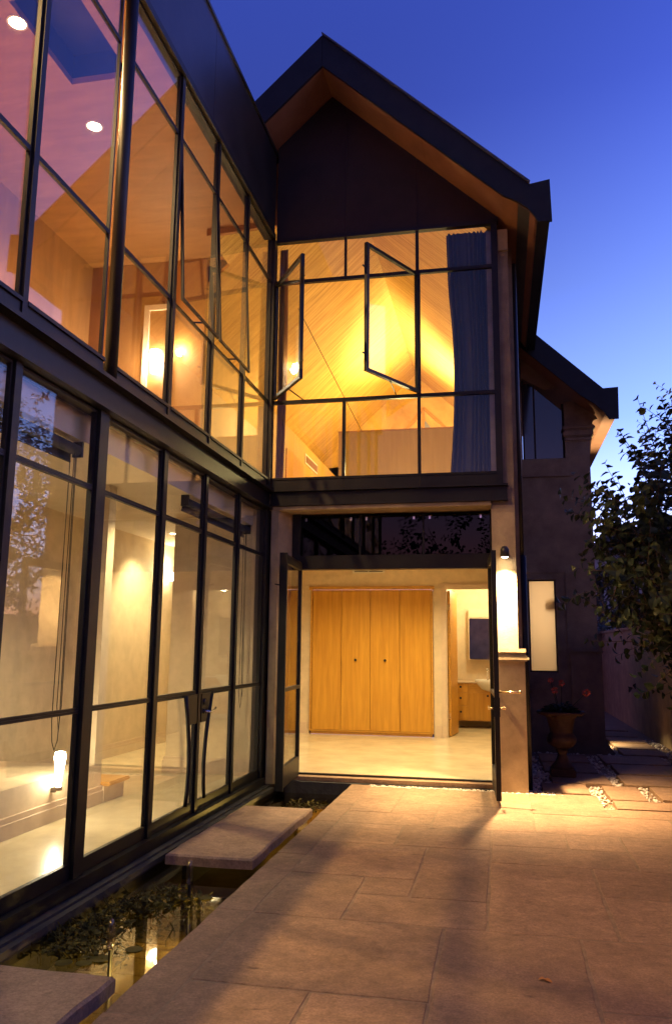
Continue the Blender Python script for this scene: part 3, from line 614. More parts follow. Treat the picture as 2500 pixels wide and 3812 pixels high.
fw = MB().box(3.335, 3.36, 4.25, 4.30, 1.15, 2.68).box(3.765, 3.79, 4.25, 4.30, 1.15, 2.68).box(3.36, 3.765, 4.25, 4.30, 1.15, 1.175).box(3.36, 3.765, 4.25, 4.30, 2.655, 2.68).build('window', BLACK, rear)
box('frosted_pane', FROSTED, fw, 3.358, 3.767, 4.27, 4.278, 1.173, 2.657)
MB().box(3.09, 4.24, 5.6, 5.7, 0.3, 3.4).box(3.062, 3.09, 4.451, 5.7, 0.3, 3.4).box(4.20, 4.249, 4.451, 5.6, 0.3, 3.4).box(3.09, 4.20, 4.451, 5.6, 3.3, 3.4).box(3.09, 4.20, 4.451, 5.6, 0.25, 0.3).build('room_lining', WALLIN, rear)
uwin = MB().box(3.33, 3.36, 4.30, 4.34, 4.77, 6.2).box(3.52, 3.55, 4.30, 4.34, 4.77, 6.2).box(4.0, 4.03, 4.30, 4.34, 4.77, 5.75).build('upper_window', GABLE, rear)
MB().prism([(3.33,4.77),(4.01,4.77),(4.01,5.62),(3.45,6.15),(3.33,6.15)], 4.31, 4.318).build('pane', mat('dim_glass', (0.02,0.02,0.025), 0.08, spec=1.0), uwin)
RF = [(3.40,6.985),(4.625,5.80),(4.864,5.81),(4.852,5.271),(4.704,5.27),(4.635,5.384),(4.478,5.547),(4.272,5.692),(3.30,6.62),(3.30,6.985)]
MB().prism(RF, 3.68, 3.715).build('fascia', FASCIA, rear)
MB().prism([(3.40,6.975),(4.625,5.795),(4.84,5.80),(4.84,5.76),(4.66,5.72),(3.40,6.90)], 3.716, 9.0).build('roof', ROOF, rear)
MB().prism([(3.30,6.62),(4.272,5.692),(4.478,5.547),(4.635,5.384),(4.66,5.40),(4.50,5.575),(4.29,5.72),(3.30,6.66)], 3.716, 9.0).build('soffit', SOFFIT, rear)
MB().prism([(4.66,5.405),(4.86,5.405),(4.86,5.75),(4.84,5.75),(4.84,5.425),(4.66,5.425)], 3.716, 9.0).build('gutter', SOFFIT, rear)

# ------------------------------------------------------------------ boundary wall and what lies beyond
BWALL = mat('brown_render', (0.34, 0.22, 0.11), 0.88, 0.25, 3, 0.2, 50)
bw = thing('boundary_wall', 'long plastered boundary wall along the dark side path', 'wall', (5.75, 5, -0.1))
box('wall', BWALL, bw, 5.62, 5.85, -14, 14.0, -0.2, 1.42)
box('upper_wall', BWALL, bw, 5.66, 5.85, -14, 14.0, 1.421, 1.95)
box('coping', BWALL, bw, 5.63, 5.88, -14, 14.0, 1.951, 2.03, bevel=0.02)
ew = thing('end_wall', 'dark plastered wall closing the far end of the side path', 'wall', (5, 14.2, -0.1))
box('wall', PLASTERD, ew, 2.5, 5.85, 14.01, 14.25, -0.2, 1.95); box('coping', PLASTERD, ew, 2.5, 5.88, 13.98, 14.28, 1.951, 2.03)
nb = thing('neighbour_house', 'pale neighbouring house seen dimly behind the trees', 'house', (9, 24, 0))
box('wall', NEIGH, nb, 6.5, 14, 22, 28, -0.1, 5.2); MB().prism([(6.1,5.2),(14.4,5.2),(13.4,6.1),(7.1,6.1)], 21.6, 28.4).build('roof', ROOF, nb)
wn_ = box('window', BLACK, nb, 9.2, 10.4, 21.95, 21.99, 3.0, 4.3)

# ------------------------------------------------------------------ gravel, stepping slabs
gb = MB().box(3.845, 6.1, -0.655, 0.10, -0.45, ZP-0.05).box(1.3, 6.1, 0.105, 0.16, -0.45, ZP-0.05).box(3.07, 6.1, 0.161, 14, -0.45, ZP-0.05).build('gravel_bed', MORTAR); gb['kind'] = 'structure'
steps = [(4.0,4.40,-0.10,0.80),(4.55,5.35,0.0,0.85),(4.0,4.85,-0.62,-0.16),(4.9,5.6,-0.62,-0.16),(3.30,3.83,0.19,0.85),(3.45,4.15,0.92,1.7),(4.3,5.25,0.95,1.75),(3.4,4.1,1.85,2.7),(4.35,5.3,1.85,2.75),(3.4,4.1,2.85,3.7),(4.3,5.2,2.85,3.75),(4.7,5.35,3.9,4.6),(4.72,5.35,4.72,5.5),(4.72,5.35,5.65,6.5),(4.72,5.35,6.65,7.6),(4.72,5.35,7.8,8.8)]
path = thing('path', None, None, (4.5, 3, ZP)); path['kind'] = 'structure'
for s in steps: stone_slab('stepping_stone', STONE, path, *s, ZP+.002, 0.05, gap=0.004, jit=0.006)
pv, pf = [], []
prng = random.Random(11)
ico = bmesh.new(); bmesh.ops.create_icosphere(ico, subdivisions=1, radius=1.0)
iv = [tuple(v.co) for v in ico.verts]; iff = [tuple(v.index for v in f.verts) for f in ico.faces]; ico.free()
def pebble(x, y, r, z=ZP-0.045):
    n = len(pv); a = prng.uniform(0, 6.28); sx, sy, sz = r*prng.uniform(.8,1.4), r*prng.uniform(.7,1.1), r*prng.uniform(.5,.85)
    ca, sa = math.cos(a), math.sin(a)
    for v in iv:
        jx = 1+prng.uniform(-.14, .14)
        X = v[0]*sx*jx; Y = v[1]*sy*jx; pv.append((x+X*ca-Y*sa, y+X*sa+Y*ca, z+sz*.7+v[2]*sz))
    pf.extend(tuple(n+i for i in f) for f in iff)
def onslab(x, y): return any(a-.01 < x < b+.01 and c-.01 < y < d+.01 for a, b, c, d in steps)
for k in range(5200):
    x = prng.uniform(3.1, 5.6); yy = prng.uniform(-0.65, 6.5) if k % 3 else prng.uniform(-0.65, 2.0)
    if onslab(x, yy) or (yy < 0.10 and x < 3.86) or (yy > 4.1 and x < 4.5): continue
    pebble(x, yy, prng.uniform(.012, .026))
for k in range(420): pebble(prng.uniform(1.3, 2.83), prng.uniform(0.05, 0.155), prng.uniform(.012, .022), ZP-.02)
for k in range(160): pebble(prng.uniform(2.8, 3.5), prng.uniform(0.0, 0.055) if k % 2 else prng.uniform(.04,.18), prng.uniform(.011, .02), ZP-.016)
mb = MB(); mb.v, mb.f = pv, pf
pb_ = mb.build('gravel', PEBBLE, smooth=True); pb_['kind'] = 'stuff'

# ------------------------------------------------------------------ furniture and fittings
wd = thing('wardrobe', 'honey wood wardrobe with four tall doors and two round knobs', 'wardrobe', (0.58, 4.9, 0))
box('carcass', HONEYF, wd, -0.50, 1.67, 4.78, 5.3, 0.07, 2.545)
box('kick_board', HONEYF, wd, -0.50, 1.67, 4.75, 4.78, 0.0, 0.07)
MB().box(-0.525, -0.495, 4.715, 4.78, 0.07, 2.56).box(1.665, 1.695, 4.715, 4.78, 0.07, 2.56).box(-0.56, 1.73, 4.71, 4.748, 2.561, 2.62).box(-0.525, 1.695, 4.72, 4.78, 0.05, 0.069).build('frame', HONEYF, wd)
xs = [-0.49, 0.045, 0.575, 1.105, 1.66]
drs = [box('door', HONEY, wd, a+.004, b-.004, 4.735, 4.778, 0.075, 2.558) for a, b in zip(xs[:-1], xs[1:])]
for k, (x, dr) in enumerate(((0.31, drs[1]), (0.845, drs[2]))):
    MB().lathe([(0.012,0),(0.012,.02),(0.024,.028),(0.022,.04),(0,.043)], 0, 0, 0, 14).build('knob', BLACK, dr).matrix_basis = Matrix.Translation((x, 4.735, 1.30)) @ Matrix.Rotation(rad(90), 4, 'X')
va = thing('vanity_unit', 'bathroom vanity with wood drawers under a white basin', 'vanity', (2.5, 6.75, 0))
box('cabinet', HONEYF, va, 2.02, 3.3, 6.52, 6.99, 0.14, 0.86); box('benchtop', TRIM, va, 2.01, 3.3, 6.48, 6.99, 0.861, 0.885)
for a, b in ((.68,.85),(.43,.67),(.16,.42)):
    dw = box('drawer', HONEY, va, 2.03, 2.235, 6.50, 6.519, a, b); MB().lathe([(.022,0),(.022,.02),(0,.022)], 0, 0, 0, 10).build('knob', BLACK, dw).matrix_basis = Matrix.Translation((2.08, 6.50, (a+b)/2+.02)) @ Matrix.Rotation(rad(90), 4, 'X')
for a, b in ((2.24,2.65),(2.655,3.1)):
    dw = box('cabinet_door', HONEY, va, a, b, 6.50, 6.519, .16, .67); MB().lathe([(.022,0),(.022,.02),(0,.022)], 0, 0, 0, 10).build('knob', BLACK, dw).matrix_basis = Matrix.Translation((b-.05, 6.50, .62)) @ Matrix.Rotation(rad(90), 4, 'X')
bs = MB().lathe([(.10,0),(.20,.05),(.27,.13),(.31,.22),(.30,.225),(.25,.14),(.10,.04)], 2.66, 6.62, 0.70, 28).build('basin', CERAM, va, smooth=True)
MB().tube([(2.60,6.86,.885),(2.60,6.86,1.06),(2.60,6.80,1.10),(2.60,6.74,1.06)], .018, 10).lathe([(.0,0),(.035,.02),(.035,.05),(0,.07)], 2.60, 6.86, 1.08, 12).build('tap', CHROME, va, smooth=True)
mc = thing('mirror_cabinet', 'mirrored bathroom cabinet hung above the basin', 'cabinet', (2.6, 6.9, 1.3))
box('body', WALLIN, mc, 2.24, 3.0, 6.82, 6.99, 1.30, 2.31); box('mirror', MIRROR, mc, 2.255, 2.99, 6.812, 6.819, 1.31, 2.12); box('pelmet', TRIM, mc, 2.255, 2.99, 6.80, 6.819, 2.14, 2.30)
pn = thing('partition', 'flat timber partition standing in the upper room below the bright ceiling', 'partition', (1.1, 4, 3.47))
box('panel', PARTN, pn, 0.11, 2.16, 4.0, 4.12, 3.472, 5.32); box('top_cap', HONEYF, pn, 0.10, 2.17, 3.99, 4.13, 5.321, 5.345)

def curtain(name, label, m, xfun, y, z0, z1, folds, amp, ph=0):
    mb = MB(); nx, nz = folds*8, 14
    for s in (0, 1):
        for j in range(nz+1):
            z = z0+(z1-z0)*j/nz; a, b = xfun((z-z0)/(z1-z0))
            for i in range(nx+1):
                t = i/nx; tt = t+.035*math.sin(t*9+ph)+.015*math.sin(t*23+1.3*j/nz); mb.v.append((a+(b-a)*t, y+amp*(.65+.5*math.sin(t*7+2))*math.sin(tt*folds*2*math.pi+ph+.5*math.sin(j*.35+t*5))*(1-.3*j/nz)+s*.006, z))
    W_ = nx+1; N = W_*(nz+1)
    for j in range(nz):
        for i in range(nx):
            a = j*W_+i; mb.f.append((a, a+1, a+1+W_, a+W_)); mb.f.append((N+a, N+a+W_, N+a+1+W_, N+a+1))
    o = mb.build(name, m, smooth=True); tag(o, label, 'curtain', 'curtains in the upper window'); return o
def xr(t): return (2.30+.065*math.sin(min(1,t/.75)*math.pi*.9)*1.0-.03*max(0,t-.6)/.4, 2.84)
curtain('curtain', 'wide dusky sheer curtain drawn to the right side of the upper window', CURT, xr, 0.15, 3.60, 6.86, 9, 0.05)
curtain('curtain', 'narrow rust brown curtain bunched at the left side of the upper window', CURTB, lambda t: (0.06, 0.165+.02*math.sin(t*3)), 0.13, 3.60, 6.84, 3, 0.02)

def blind(y0, y1, label, chain_y, z=2.955):
    t = thing('roller_blind', label, 'blind', (-0.2, (y0+y1)/2, z), 'roller blinds behind the ground floor glazing')
    MB().tube([(-0.2,y0,z),(-0.2,y1,z)], .042, 14).build('roller', BLIND, t, smooth=True)
    box('fabric', BLIND, t, -0.246, -0.242, y0+.03, y1-.03, z-.085, z); MB().tube([(-0.244,y0+.03,z-.085),(-0.244,y1-.03,z-.085)], .010, 8).build('bottom_bar', BLIND, t)
    for yy in (y0, y1): box('bracket', BLACK, t, -0.24, -0.16, yy-.012, yy+.012, z-.05, z+.066)
    pts = [(-0.2, chain_y, z)] + [(-0.2, chain_y-.01, 1.0), (-0.2, chain_y+.01, .86), (-0.2, chain_y+.045, .80), (-0.2, chain_y+.08, .86), (-0.2, chain_y+.09, 1.0), (-0.2, chain_y+.07, z)]
    MB().tube(pts, .0035, 5).build('bead_chain', BLACK, t)
    pts = [(-0.18, chain_y+.02, z), (-0.18, chain_y+.01, 1.1), (-0.18, chain_y+.05, .93), (-0.18, chain_y+.07, 1.1), (-0.18, chain_y+.05, z)]
    MB().tube(pts, .003, 5).build('bead_chain', BLACK, t)
blind(-6.7, -4.30, 'rolled up dark blind by the thick post of the pond glazing, nearest the camera', -4.40)
blind(-2.2, -0.16, 'rolled up dark blind above the glazed double doors, nearest the corner', -0.30)

# lamps -------------------------------------------------------------
def downlight(x, y, z, power, label, angle=110, size=.045, group='recessed downlights', dirn=(0,0,-1), bulb=None, glow=None, rad_=.05):
    t = thing('downlight', label, 'downlight', (x, y, z), group)
    MB().lathe([(size+.02,-.006),(size+.02,0.0),(size+.001,0.0),(size+.001,-.006),(size+.02,-.006)], x, y, z-.001, 20, caps=False).build('trim_ring', WHITE, t)
    MB().lathe([(.001,-.004),(size,-.004),(size,0),(.001,0)], x, y, z-.001, 20).build('bulb', bulb or BULBX, t)
    lamp('SPOT', (x, y, z-.03), power, t, radius=rad_, angle=angle, blend=.7, to=dirn, color=AMBER if z > 5 else WARM); return t
UPW = 140
downlight(-1.42, -3.76, 7.249, UPW, 'bright downlight at the top left corner of the upper glazing', 150, .075, rad_=.07)
downlight(-1.45, -2.24, 7.249, UPW, 'bright downlight behind the pane beside the round steel post', 150, .075, rad_=.07)
downlight(-1.42, -5.30, 7.249, UPW, 'downlight in the wing ceiling above the pond', 150, .075, rad_=.07)
downlight(-1.42, -6.85, 7.249, UPW, 'downlight in the wing ceiling nearest the street end', 150, .075, rad_=.07)
downlight(-0.49, -1.91, 3.149, 46, 'small starry downlight seen through the transom pane left of the double doors', 120)
downlight(-1.80, 1.28, 3.149, 46, 'small downlight washing the passage wall left of the double doors', 95, dirn=(-.35,.12,-1))
downlight(-0.60, -4.7, 3.149, 24, 'downlight over the floor behind the thick post', 125)
downlight(-0.60, -6.8, 3.149, 22, 'downlight over the floor at the near end of the wing', 125)
downlight(-2.2, -3.2, 3.149, 14, 'downlight over the raised floor of the wing', 80, dirn=(-.3,.1,-1))
for i, (x, y) in enumerate(((0.45,1.0),(1.95,1.0),(0.45,3.0),(1.95,3.0))):
    downlight(x, y, 3.119, 33, 'downlight in the %s %s of the wardrobe room ceiling' % (('front','back')[i//2], ('left','right')[i%2]), 140)
t = thing('ceiling_lamp', 'flat bathroom ceiling lamp', 'ceiling lamp', (2.6, 6.0, 2.95))
MB().lathe([(.16,-.05),(.17,-.02),(.17,0),(.001,0),(.001,-.06)], 2.6, 6.0, 2.949, 24).build('diffuser', SHADE, t); lamp('POINT', (2.6, 5.9, 2.75), 15, t, radius=.12)
def sconce(name, label, x, y, z, nx, ny, power, r=.09, h=.12, up=True, glow=None):
    t = thing(name, label, 'wall lamp', (x, y, z)); cx, cy_ = x+nx*(r*.9), y+ny*(r*.9)
    MB().lathe([(r*.25,-h/2),(r*.7,-h*.2),(r,h/2),(r*.9,h/2),(r*.6,-h*.1)], cx, cy_, z, 18).build('shade', glow or SHADE, t, smooth=True)
    MB().box(x-.03+nx*.001, x+.03, y-.03, y+.03+abs(ny)*0, z-.04, z+.04).build('back_plate', BRASS, t)
    lamp('POINT', (cx+nx*.05, cy_+ny*.05, z+h*.8), power, t, radius=.06); return t
sconce('wall_lamp', 'bowl shaped wall lamp glowing in the passage behind the double doors', -2.449, 2.55, 2.62, 1, 0, 7, .13, .12, glow=BULB)
sconce('wall_lamp', 'small bright wall lamp right of the upstairs door frame', -1.65, 0.899, 5.75, 0, -1, 5, .05, .08, glow=BULBX)
t = thing('wall_lamp', 'tall glowing tube lamp beside the upstairs door frame', 'wall lamp', (-2.0, 0.85, 5.6))
MB().tube([(-2.0,.80,5.46),(-2.0,.80,5.80)], .055, 12, .075).build('tube_shade', BULBX, t, smooth=True); box('back_plate', BRASS, t, -2.03, -1.97, .875, .899, 5.5, 5.75); lamp('POINT', (-2.0, .70, 5.65), 8, t, radius=.08)
t = thing('floor_light', 'tapered glowing glass torch lamp low on the raised floor edge', 'wall lamp', (-1.0, -2.95, .4))
MB().lathe([(.016,0),(.028,.12),(.05,.28),(.042,.32),(.001,.33)], -0.955, -2.95, .27, 16).build('glass_cone', BULBX, t, smooth=True)
MB().lathe([(.001,-.03),(.035,-.03),(.035,.0),(.001,.0)], -0.955, -2.95, .299, 14).box(-1.019, -.98, -2.965, -2.935, .25, .29).build('base', BLACK, t); lamp('POINT', (-0.86, -2.95, .5), .7, t, radius=.05)
def uplighter(x, y, zt, power, label, spot=None):
    t = thing('floor_lamp', label, 'floor lamp', (x, y, 3.47), 'uplighters behind the partition')
    MB().tube([(x,y,3.49),(x,y,zt-.1)], .015, 10).lathe([(.001,0),(.14,0),(.14,.02),(.001,.03)], x, y, 3.471, 20).build('stand', BLACK, t)
    MB().lathe([(.03,0),(.12,.05),(.16,.12),(.15,.12),(.11,.06),(.001,.03)], x, y, zt-.12, 20).build('bowl', BRASS, t, smooth=True)
    if spot: lamp('SPOT', (x, y, zt+.06), power, t, radius=.10, color=(1,.78,.38), angle=100, blend=1.0, to=spot)
    lamp('POINT', (x, y, zt+.07), power*(.30 if spot else 1), t, radius=.10, color=(1,.76,.30))
uplighter(1.45, 7.8, 5.95, 300, 'tall uplighter behind the timber partition, right of its middle', (-.10,-.10,1))
uplighter(1.5, 1.9, 4.0, 16, 'unseen short lamp added to light the front of the timber partition')  # lamp added below the sill line to brighten the partition front
t = thing('ceiling_lamp', 'bulb in the small room behind the frosted window', 'ceiling lamp', (3.65, 5.1, 3.2))
MB().lathe([(.001,-.14),(.06,-.12),(.08,-.06),(.05,0),(.001,0)], 3.65, 5.1, 3.2, 16).build('globe', SHADE, t, smooth=True); lamp('POINT', (3.65, 5.3, 2.2), 5.0, t, radius=.1, color=(1,.74,.46))
t = thing('window_lampshade', 'rounded lamp shade silhouette against the frosted window', 'lampshade', (3.75, 4.4, 2.2))
MB().lathe([(.001,0),(.16,0),(.19,.06),(.16,.13),(.001,.13)], 3.80, 4.47, 2.17, 20).build('lampshade', WALLIN, t)  # rounded lamp shade shape added for its silhouette on the pane
# pier lamp
t = thing('wall_lamp', 'small dark wall lamp throwing a fierce white beam down the corner pier', 'wall lamp', (2.94, 0.0, 2.62))
MB().lathe([(.001,.13),(.03,.125),(.05,.09),(.055,.0),(.048,.0),(.044,.08),(.001,.10)], 2.935, -0.12, 2.585, 18).build('hood', BLACK, t, smooth=True)
MB().lathe([(.001,.03),(.04,.03),(.03,.01),(.001,.0)], 2.935, -0.12, 2.572, 14).build('bulb', BULBX, t, smooth=True)
MB().box(2.915, 2.955, -0.085, 0.019, 2.61, 2.67).build('bracket', BLACK, t)
lamp('SPOT', (2.935, -0.125, 2.57), 400, t, radius=.03, angle=104, blend=1.0, color=(1,.68,.34))
t = thing('wall_lamp', 'up and down wall lamp on the side of the rear wing, lighting eave and path', 'wall lamp', (4.45, 5.6, 2.8))
MB().tube([(4.52,5.6,2.70),(4.52,5.6,2.94)], .05, 14).box(4.43, 4.48, 5.57, 5.63, 2.78, 2.86).build('body', BLACK, t)
MB().lathe([(.001,0),(.04,0),(.04,.006),(.001,.006)], 4.52, 5.6, 2.941, 14).lathe([(.001,0),(.04,0),(.04,.006),(.001,.006)], 4.52, 5.6, 2.692, 14).build('bulb', BULB, t)
lamp('SPOT', (4.55, 5.3, 2.97), 190, t, radius=.04, angle=62, blend=.8, to=(.05,0,1)); 
t = thing('path_light', 'low step light at the rear wing corner throwing a pool of light on the path', 'path light', (4.49, 5.3, .35))
MB().box(4.476, 4.52, 5.2, 5.4, 0.28, 0.40).build('housing', BLACK, t); lamp('SPOT', (4.56, 5.3, .30), 9, t, radius=.03, angle=110, blend=.8, to=(.55,0,-1))
for k, (x, y, p) in enumerate(((1.03,-3.80,5),(1.03,-5.12,5),(0.60,-0.62,4))):
    t = thing('pond_light', ('submerged spotlight at the coping just past the far bridge slab', 'submerged spotlight at the coping beside the near corner slab', 'submerged spotlight in the pond beneath the open left door')[k], 'pond light', (x, y, -.4), 'submerged pond lights')
    MB().tube([(x,y,-.44),(x-.05,y,-.42)], .035, 12).box(x-.01, x+.02, y-.02, y+.02, -.555, -.44).build('housing', BLACK, t)
    lamp('SPOT', (x-.06, y-.05, -.36), p*1.6, t, radius=.03, color=(1,.78,.38), angle=120, blend=.8, to=(-.7,-.5,.12))
for k, (x, y) in enumerate(((0.675,-3.95),(0.715,-5.2))):
    t = thing('fountain_jet', ('small fountain spout bubbling before the far bridge slab', 'small fountain spout on a dark pipe beside the near corner slab')[k], 'fountain', (x, y, -.55), 'pond fountain spouts')
    MB().tube([(x,y,-.55),(x,y,-.13)], .011, 8).build('pipe', BLACK, t)
    MB().lathe([(.001,0),(.02,.01),(.026,.06),(.022,.12),(.012,.16),(.001,.17)], x, y, -.135, 12).build('water_bell', glassmat('bubbling_water', (.75,.7,.6), .12, .1, .03), t, smooth=True)

# ------------------------------------------------------------------ urn, plants
URN = (3.61, 1.45)
urn = thing('urn', 'dark rusty footed urn planted with red flowers by the rear wall', 'urn', (URN[0], URN[1], ZP))
MB().box(URN[0]-.155, URN[0]+.155, URN[1]-.155, URN[1]+.155, ZP, ZP+.10).build('plinth', IRON, urn, bevel=.012)
MB().lathe([(.15,.10),(.14,.13),(.10,.17),(.075,.21),(.058,.26),(.065,.30),(.085,.32),(.075,.335)], *URN, ZP, 28).build('stem', IRON, urn, smooth=True)
MB().lathe([(.07,.336),(.13,.37),(.18,.42),(.19,.455),(.17,.51),(.142,.54),(.142,.56),(.155,.62),(.175,.71),(.20,.75),(.29,.775),(.315,.795),(.305,.815),(.25,.80),(.17,.76),(.001,.74)], *URN, ZP, 32).build('bowl', IRON, urn, smooth=True)
def leafpoly(mb, p, d, n, L, w, fold=.25, droop=.2):
    d = d.normalized(); s = d.cross(n).normalized() if d.cross(n).length > 1e-4 else Vector((1,0,0)); n = s.cross(d)
    i = len(mb.v)
    a = p; b = p+d*L*.45-n*L*droop*.15; c = p+d*L-n*L*droop
    l1 = p+d*L*.38+s*w+n*w*fold; r1 = p+d*L*.38-s*w+n*w*fold; l2 = p+d*L*.7+s*w*.72+n*w*fold-n*L*droop*.4; r2 = p+d*L*.7-s*w*.72+n*w*fold-n*L*droop*.4
    mb.v += [tuple(q) for q in (a, l1, l2, c, r2, r1, b)]
    mb.f += [(i, i+6, i+1), (i+6, i+2, i+1), (i+6, i+3, i+2), (i, i+5, i+6), (i+6, i+5, i+4), (i+6, i+4, i+3)]
trng = random.Random(21)
def rv(): return Vector((trng.gauss(0,1), trng.gauss(0,1), trng.gauss(0,1)))
ger = thing('geranium', 'bushy geranium with a few red flower heads in the urn', 'plant', (URN[0], URN[1], ZP+.75))
mb = MB()
for k in range(420):
    a = trng.uniform(0, 6.28); r = .23*math.sqrt(trng.random()); p = Vector((URN[0]+r*math.cos(a), URN[1]+r*math.sin(a), ZP+.76+trng.random()*.2*(1-r/.3)))
    leafpoly(mb, p, Vector((math.cos(a), math.sin(a), trng.uniform(-.2,.9))), Vector((0,0,1))+rv()*.3, .06, .026)
mb.build('foliage', LEAF, ger)
stems = MB()
for (fx, fy, fz, r) in ((3.54,1.40,1.0,.035),(3.64,1.5,1.09,.035),(3.93,1.36,.98,.042),(3.5,1.5,1.12,.03)):
    fl = MB(); stems.tube([(URN[0]+.3*(fx-URN[0]), URN[1]+.3*(fy-URN[1]), .75), (fx, fy, fz)], .005, 5)
    for k in range(34):
        v = rv().normalized(); leafpoly(fl, Vector((fx,fy,fz))+v*r*.5, v, rv().normalized(), r*.9, r*.4)
    fl.build('flower_head', FLOWER, ger)
stems.build('stem', LEAF, ger)
# water plants
mb = MB()
for k in range(1150):
    y = trng.uniform(-5.15, -3.85); u = trng.gauss(0, .16); x = .47+.12*math.sin(y*3)+u
    if not .10 < x < .86: continue
    if -4.52 < y < -4.38 and trng.random() < .7: continue
    p = Vector((x, y, -.235+trng.random()*.09*max(0, 1-abs(u)/.25)))
    a = trng.uniform(0, 6.28)
    if k % 4: leafpoly(mb, p, Vector((math.cos(a), math.sin(a), trng.uniform(-.1,.35))), Vector((0,0,1))+rv()*.25, trng.uniform(.03,.06), trng.uniform(.016,.028))
    else:
        q = p+Vector((math.cos(a)*.05, math.sin(a)*.05, trng.uniform(.02,.07))); mb.tube([(p.x,p.y,-.27), tuple(p), tuple(q)], .003, 4)
for k in range(260):
    a = trng.uniform(0, 6.28); p = Vector((trng.uniform(.45,.9), trng.uniform(-.9,-.25), -.235)); leafpoly(mb, p, Vector((math.cos(a),math.sin(a),trng.uniform(0,1.2))), Vector((0,0,1))+rv()*.3, .06, .012)
for (x, y, r) in ((.62,-5.12,.06),(.56,-5.2,.045),(.74,-4.95,.05),(.45,-5.22,.05),(.80,-3.95,.045)):
    mb.lathe([(.001,0),(r,.002),(r*.98,.006),(.001,.006)], x, y, -.214, 14)
wp = mb.build('pond_plants', WLEAF); tag(wp, 'tangle of dark pond plants and small lily pads', 'water plants', kind='stuff')
fx = thing('flax_plant', 'spiky strap leaved plant at the right edge of the stepping stones', 'plant', (5.0, 0.15, ZP))
mb = MB()
for k in range(46):
    a = trng.uniform(0, 6.28); L = trng.uniform(.4,.62); e = trng.uniform(.25, 1.2); p = Vector((5.0+.05*math.cos(a), .13+.05*math.sin(a), ZP)); d = Vector((math.cos(a)*math.cos(e), math.sin(a)*math.cos(e), math.sin(e)))
    s = d.cross(Vector((0,0,1))).normalized()*.014; pts = []
    for j in range(5):
        t_ = j/4; c = p+d*L*t_-Vector((0,0,.16*L*t_*t_*math.cos(e))); w = (1-t_)**.7; pts.append((c+s*w, c-s*w))
    i0 = len(mb.v)
    for l, r in pts: mb.v += [tuple(l), tuple(r)]
    mb.f += [(i0+2*j, i0+2*j+1, i0+2*j+3, i0+2*j+2) for j in range(4)]
mb.build('leaves', LEAFD, fx)
fl_ = MB(); leafpoly(fl_, Vector((3.02,-5.22,ZP+.006)), Vector((.8,-.4,.05)), Vector((0,0,1)), .06, .018); leafpoly(fl_, Vector((3.04,-5.22,ZP+.008)), Vector((-.8,-.2,.1)), Vector((.2,0,1)), .04, .014)
tag(fl_.build('fallen_leaf', mat('autumn_leaf', (.5,.2,.03), .6)), 'small curled orange fallen leaf on the near paving', 'leaf')

def limb(mb, p, d, L, r, n=5, wob=.12, up=.0):
    pts = [p.copy()]; d = d.normalized(); q = p.copy()
    for i in range(n):
        d = (d+rv()*wob+Vector((0,0,up))).normalized(); q = q+d*L/n; pts.append(q.copy())
    mb.tube(pts, r, 6, r*.35); return pts, d
def leafy_tree(name, label, base, zt, centre, radii, nl, leaf, m, lw=.40, shoots=0, twig_leaves=9, group='trees along the boundary', cut=None):
    t = thing(name, label, 'tree', base, group); tr = MB(); lf = MB(); c = Vector(centre); b = Vector(base)
    trunk, _ = limb(tr, b, Vector((c.x-b.x, c.y-b.y, (zt-b.z)*1.3)), (zt-b.z), .08, 6, .05)
    tips = []
    for k in range(16):
        p = trunk[trng.randint(2, 6)]; v = rv(); v.z = abs(v.z)*.6; v.normalize(); tgt = c+Vector((v.x*radii[0], v.y*radii[1], (v.z*1.5-.6)*radii[2]))*.75
        pts, d = limb(tr, p, tgt-p, (tgt-p).length, .03, 5, .12); tips += pts[2:]
    cl = [c+Vector((v.x*radii[0], v.y*radii[1], v.z*radii[2]))*(.55+.4*trng.random()) for v in (rv().normalized() for _ in range(26))]
    made = 0
    while made < nl:
        o = trng.choice(cl); v = rv()*.42
        p = o+Vector((v.x*radii[0]*.5, v.y*radii[1]*.5, v.z*radii[2]*.5)); q = p-c
        if (q.x/radii[0])**2+(q.y/radii[1])**2+(q.z/radii[2])**2 > 1.25: continue
        d = (q.normalized()*.7+Vector((0,0,.55))+rv()*.45).normalized()
        if cut and cut(p): made += 5; continue
        L = trng.uniform(.25,.5)*max(1, leaf/.09); pts = [p+d*L*j/3 for j in range(4)]
        tr.tube(pts, .006, 4, .002)
        for j in range(twig_leaves):
            s = p+d*L*(j+1)/twig_leaves; a = j*2.4+trng.random(); w = d.orthogonal(); w.rotate(__import__('mathutils').Quaternion(d, a))
            leafpoly(lf, s, w+d*.5-Vector((0,0,.25)), d+rv()*.3, leaf*trng.uniform(.7,1.2), leaf*lw*trng.uniform(.8,1.1)); made += 1
    for k in range(shoots):
        a = trng.uniform(0, 6.28); p = c+Vector((math.cos(a)*radii[0]*.7*trng.random(), math.sin(a)*radii[1]*.7*trng.random(), radii[2]*.55)); L = trng.uniform(.7,1.25)
        pts, d = limb(tr, p, Vector((math.cos(a)*.35, math.sin(a)*.35, 1)), L, .008, 5, .06)
        for j in range(16):
            s = pts[0].lerp(pts[-1], (j+1)/16) if False else pts[min(5, int(j/16*5)+1)].lerp(pts[int(j/16*5)], 1-(j/16*5) % 1); w = Vector((math.cos(j*2.4), math.sin(j*2.4), .25))
            leafpoly(lf, s, w, Vector((0,0,1))+rv()*.4, leaf*trng.uniform(.8,1.2), leaf*lw)
    tr.build('trunk', BARK, t, smooth=True); lf.build('crown', m, t); return t
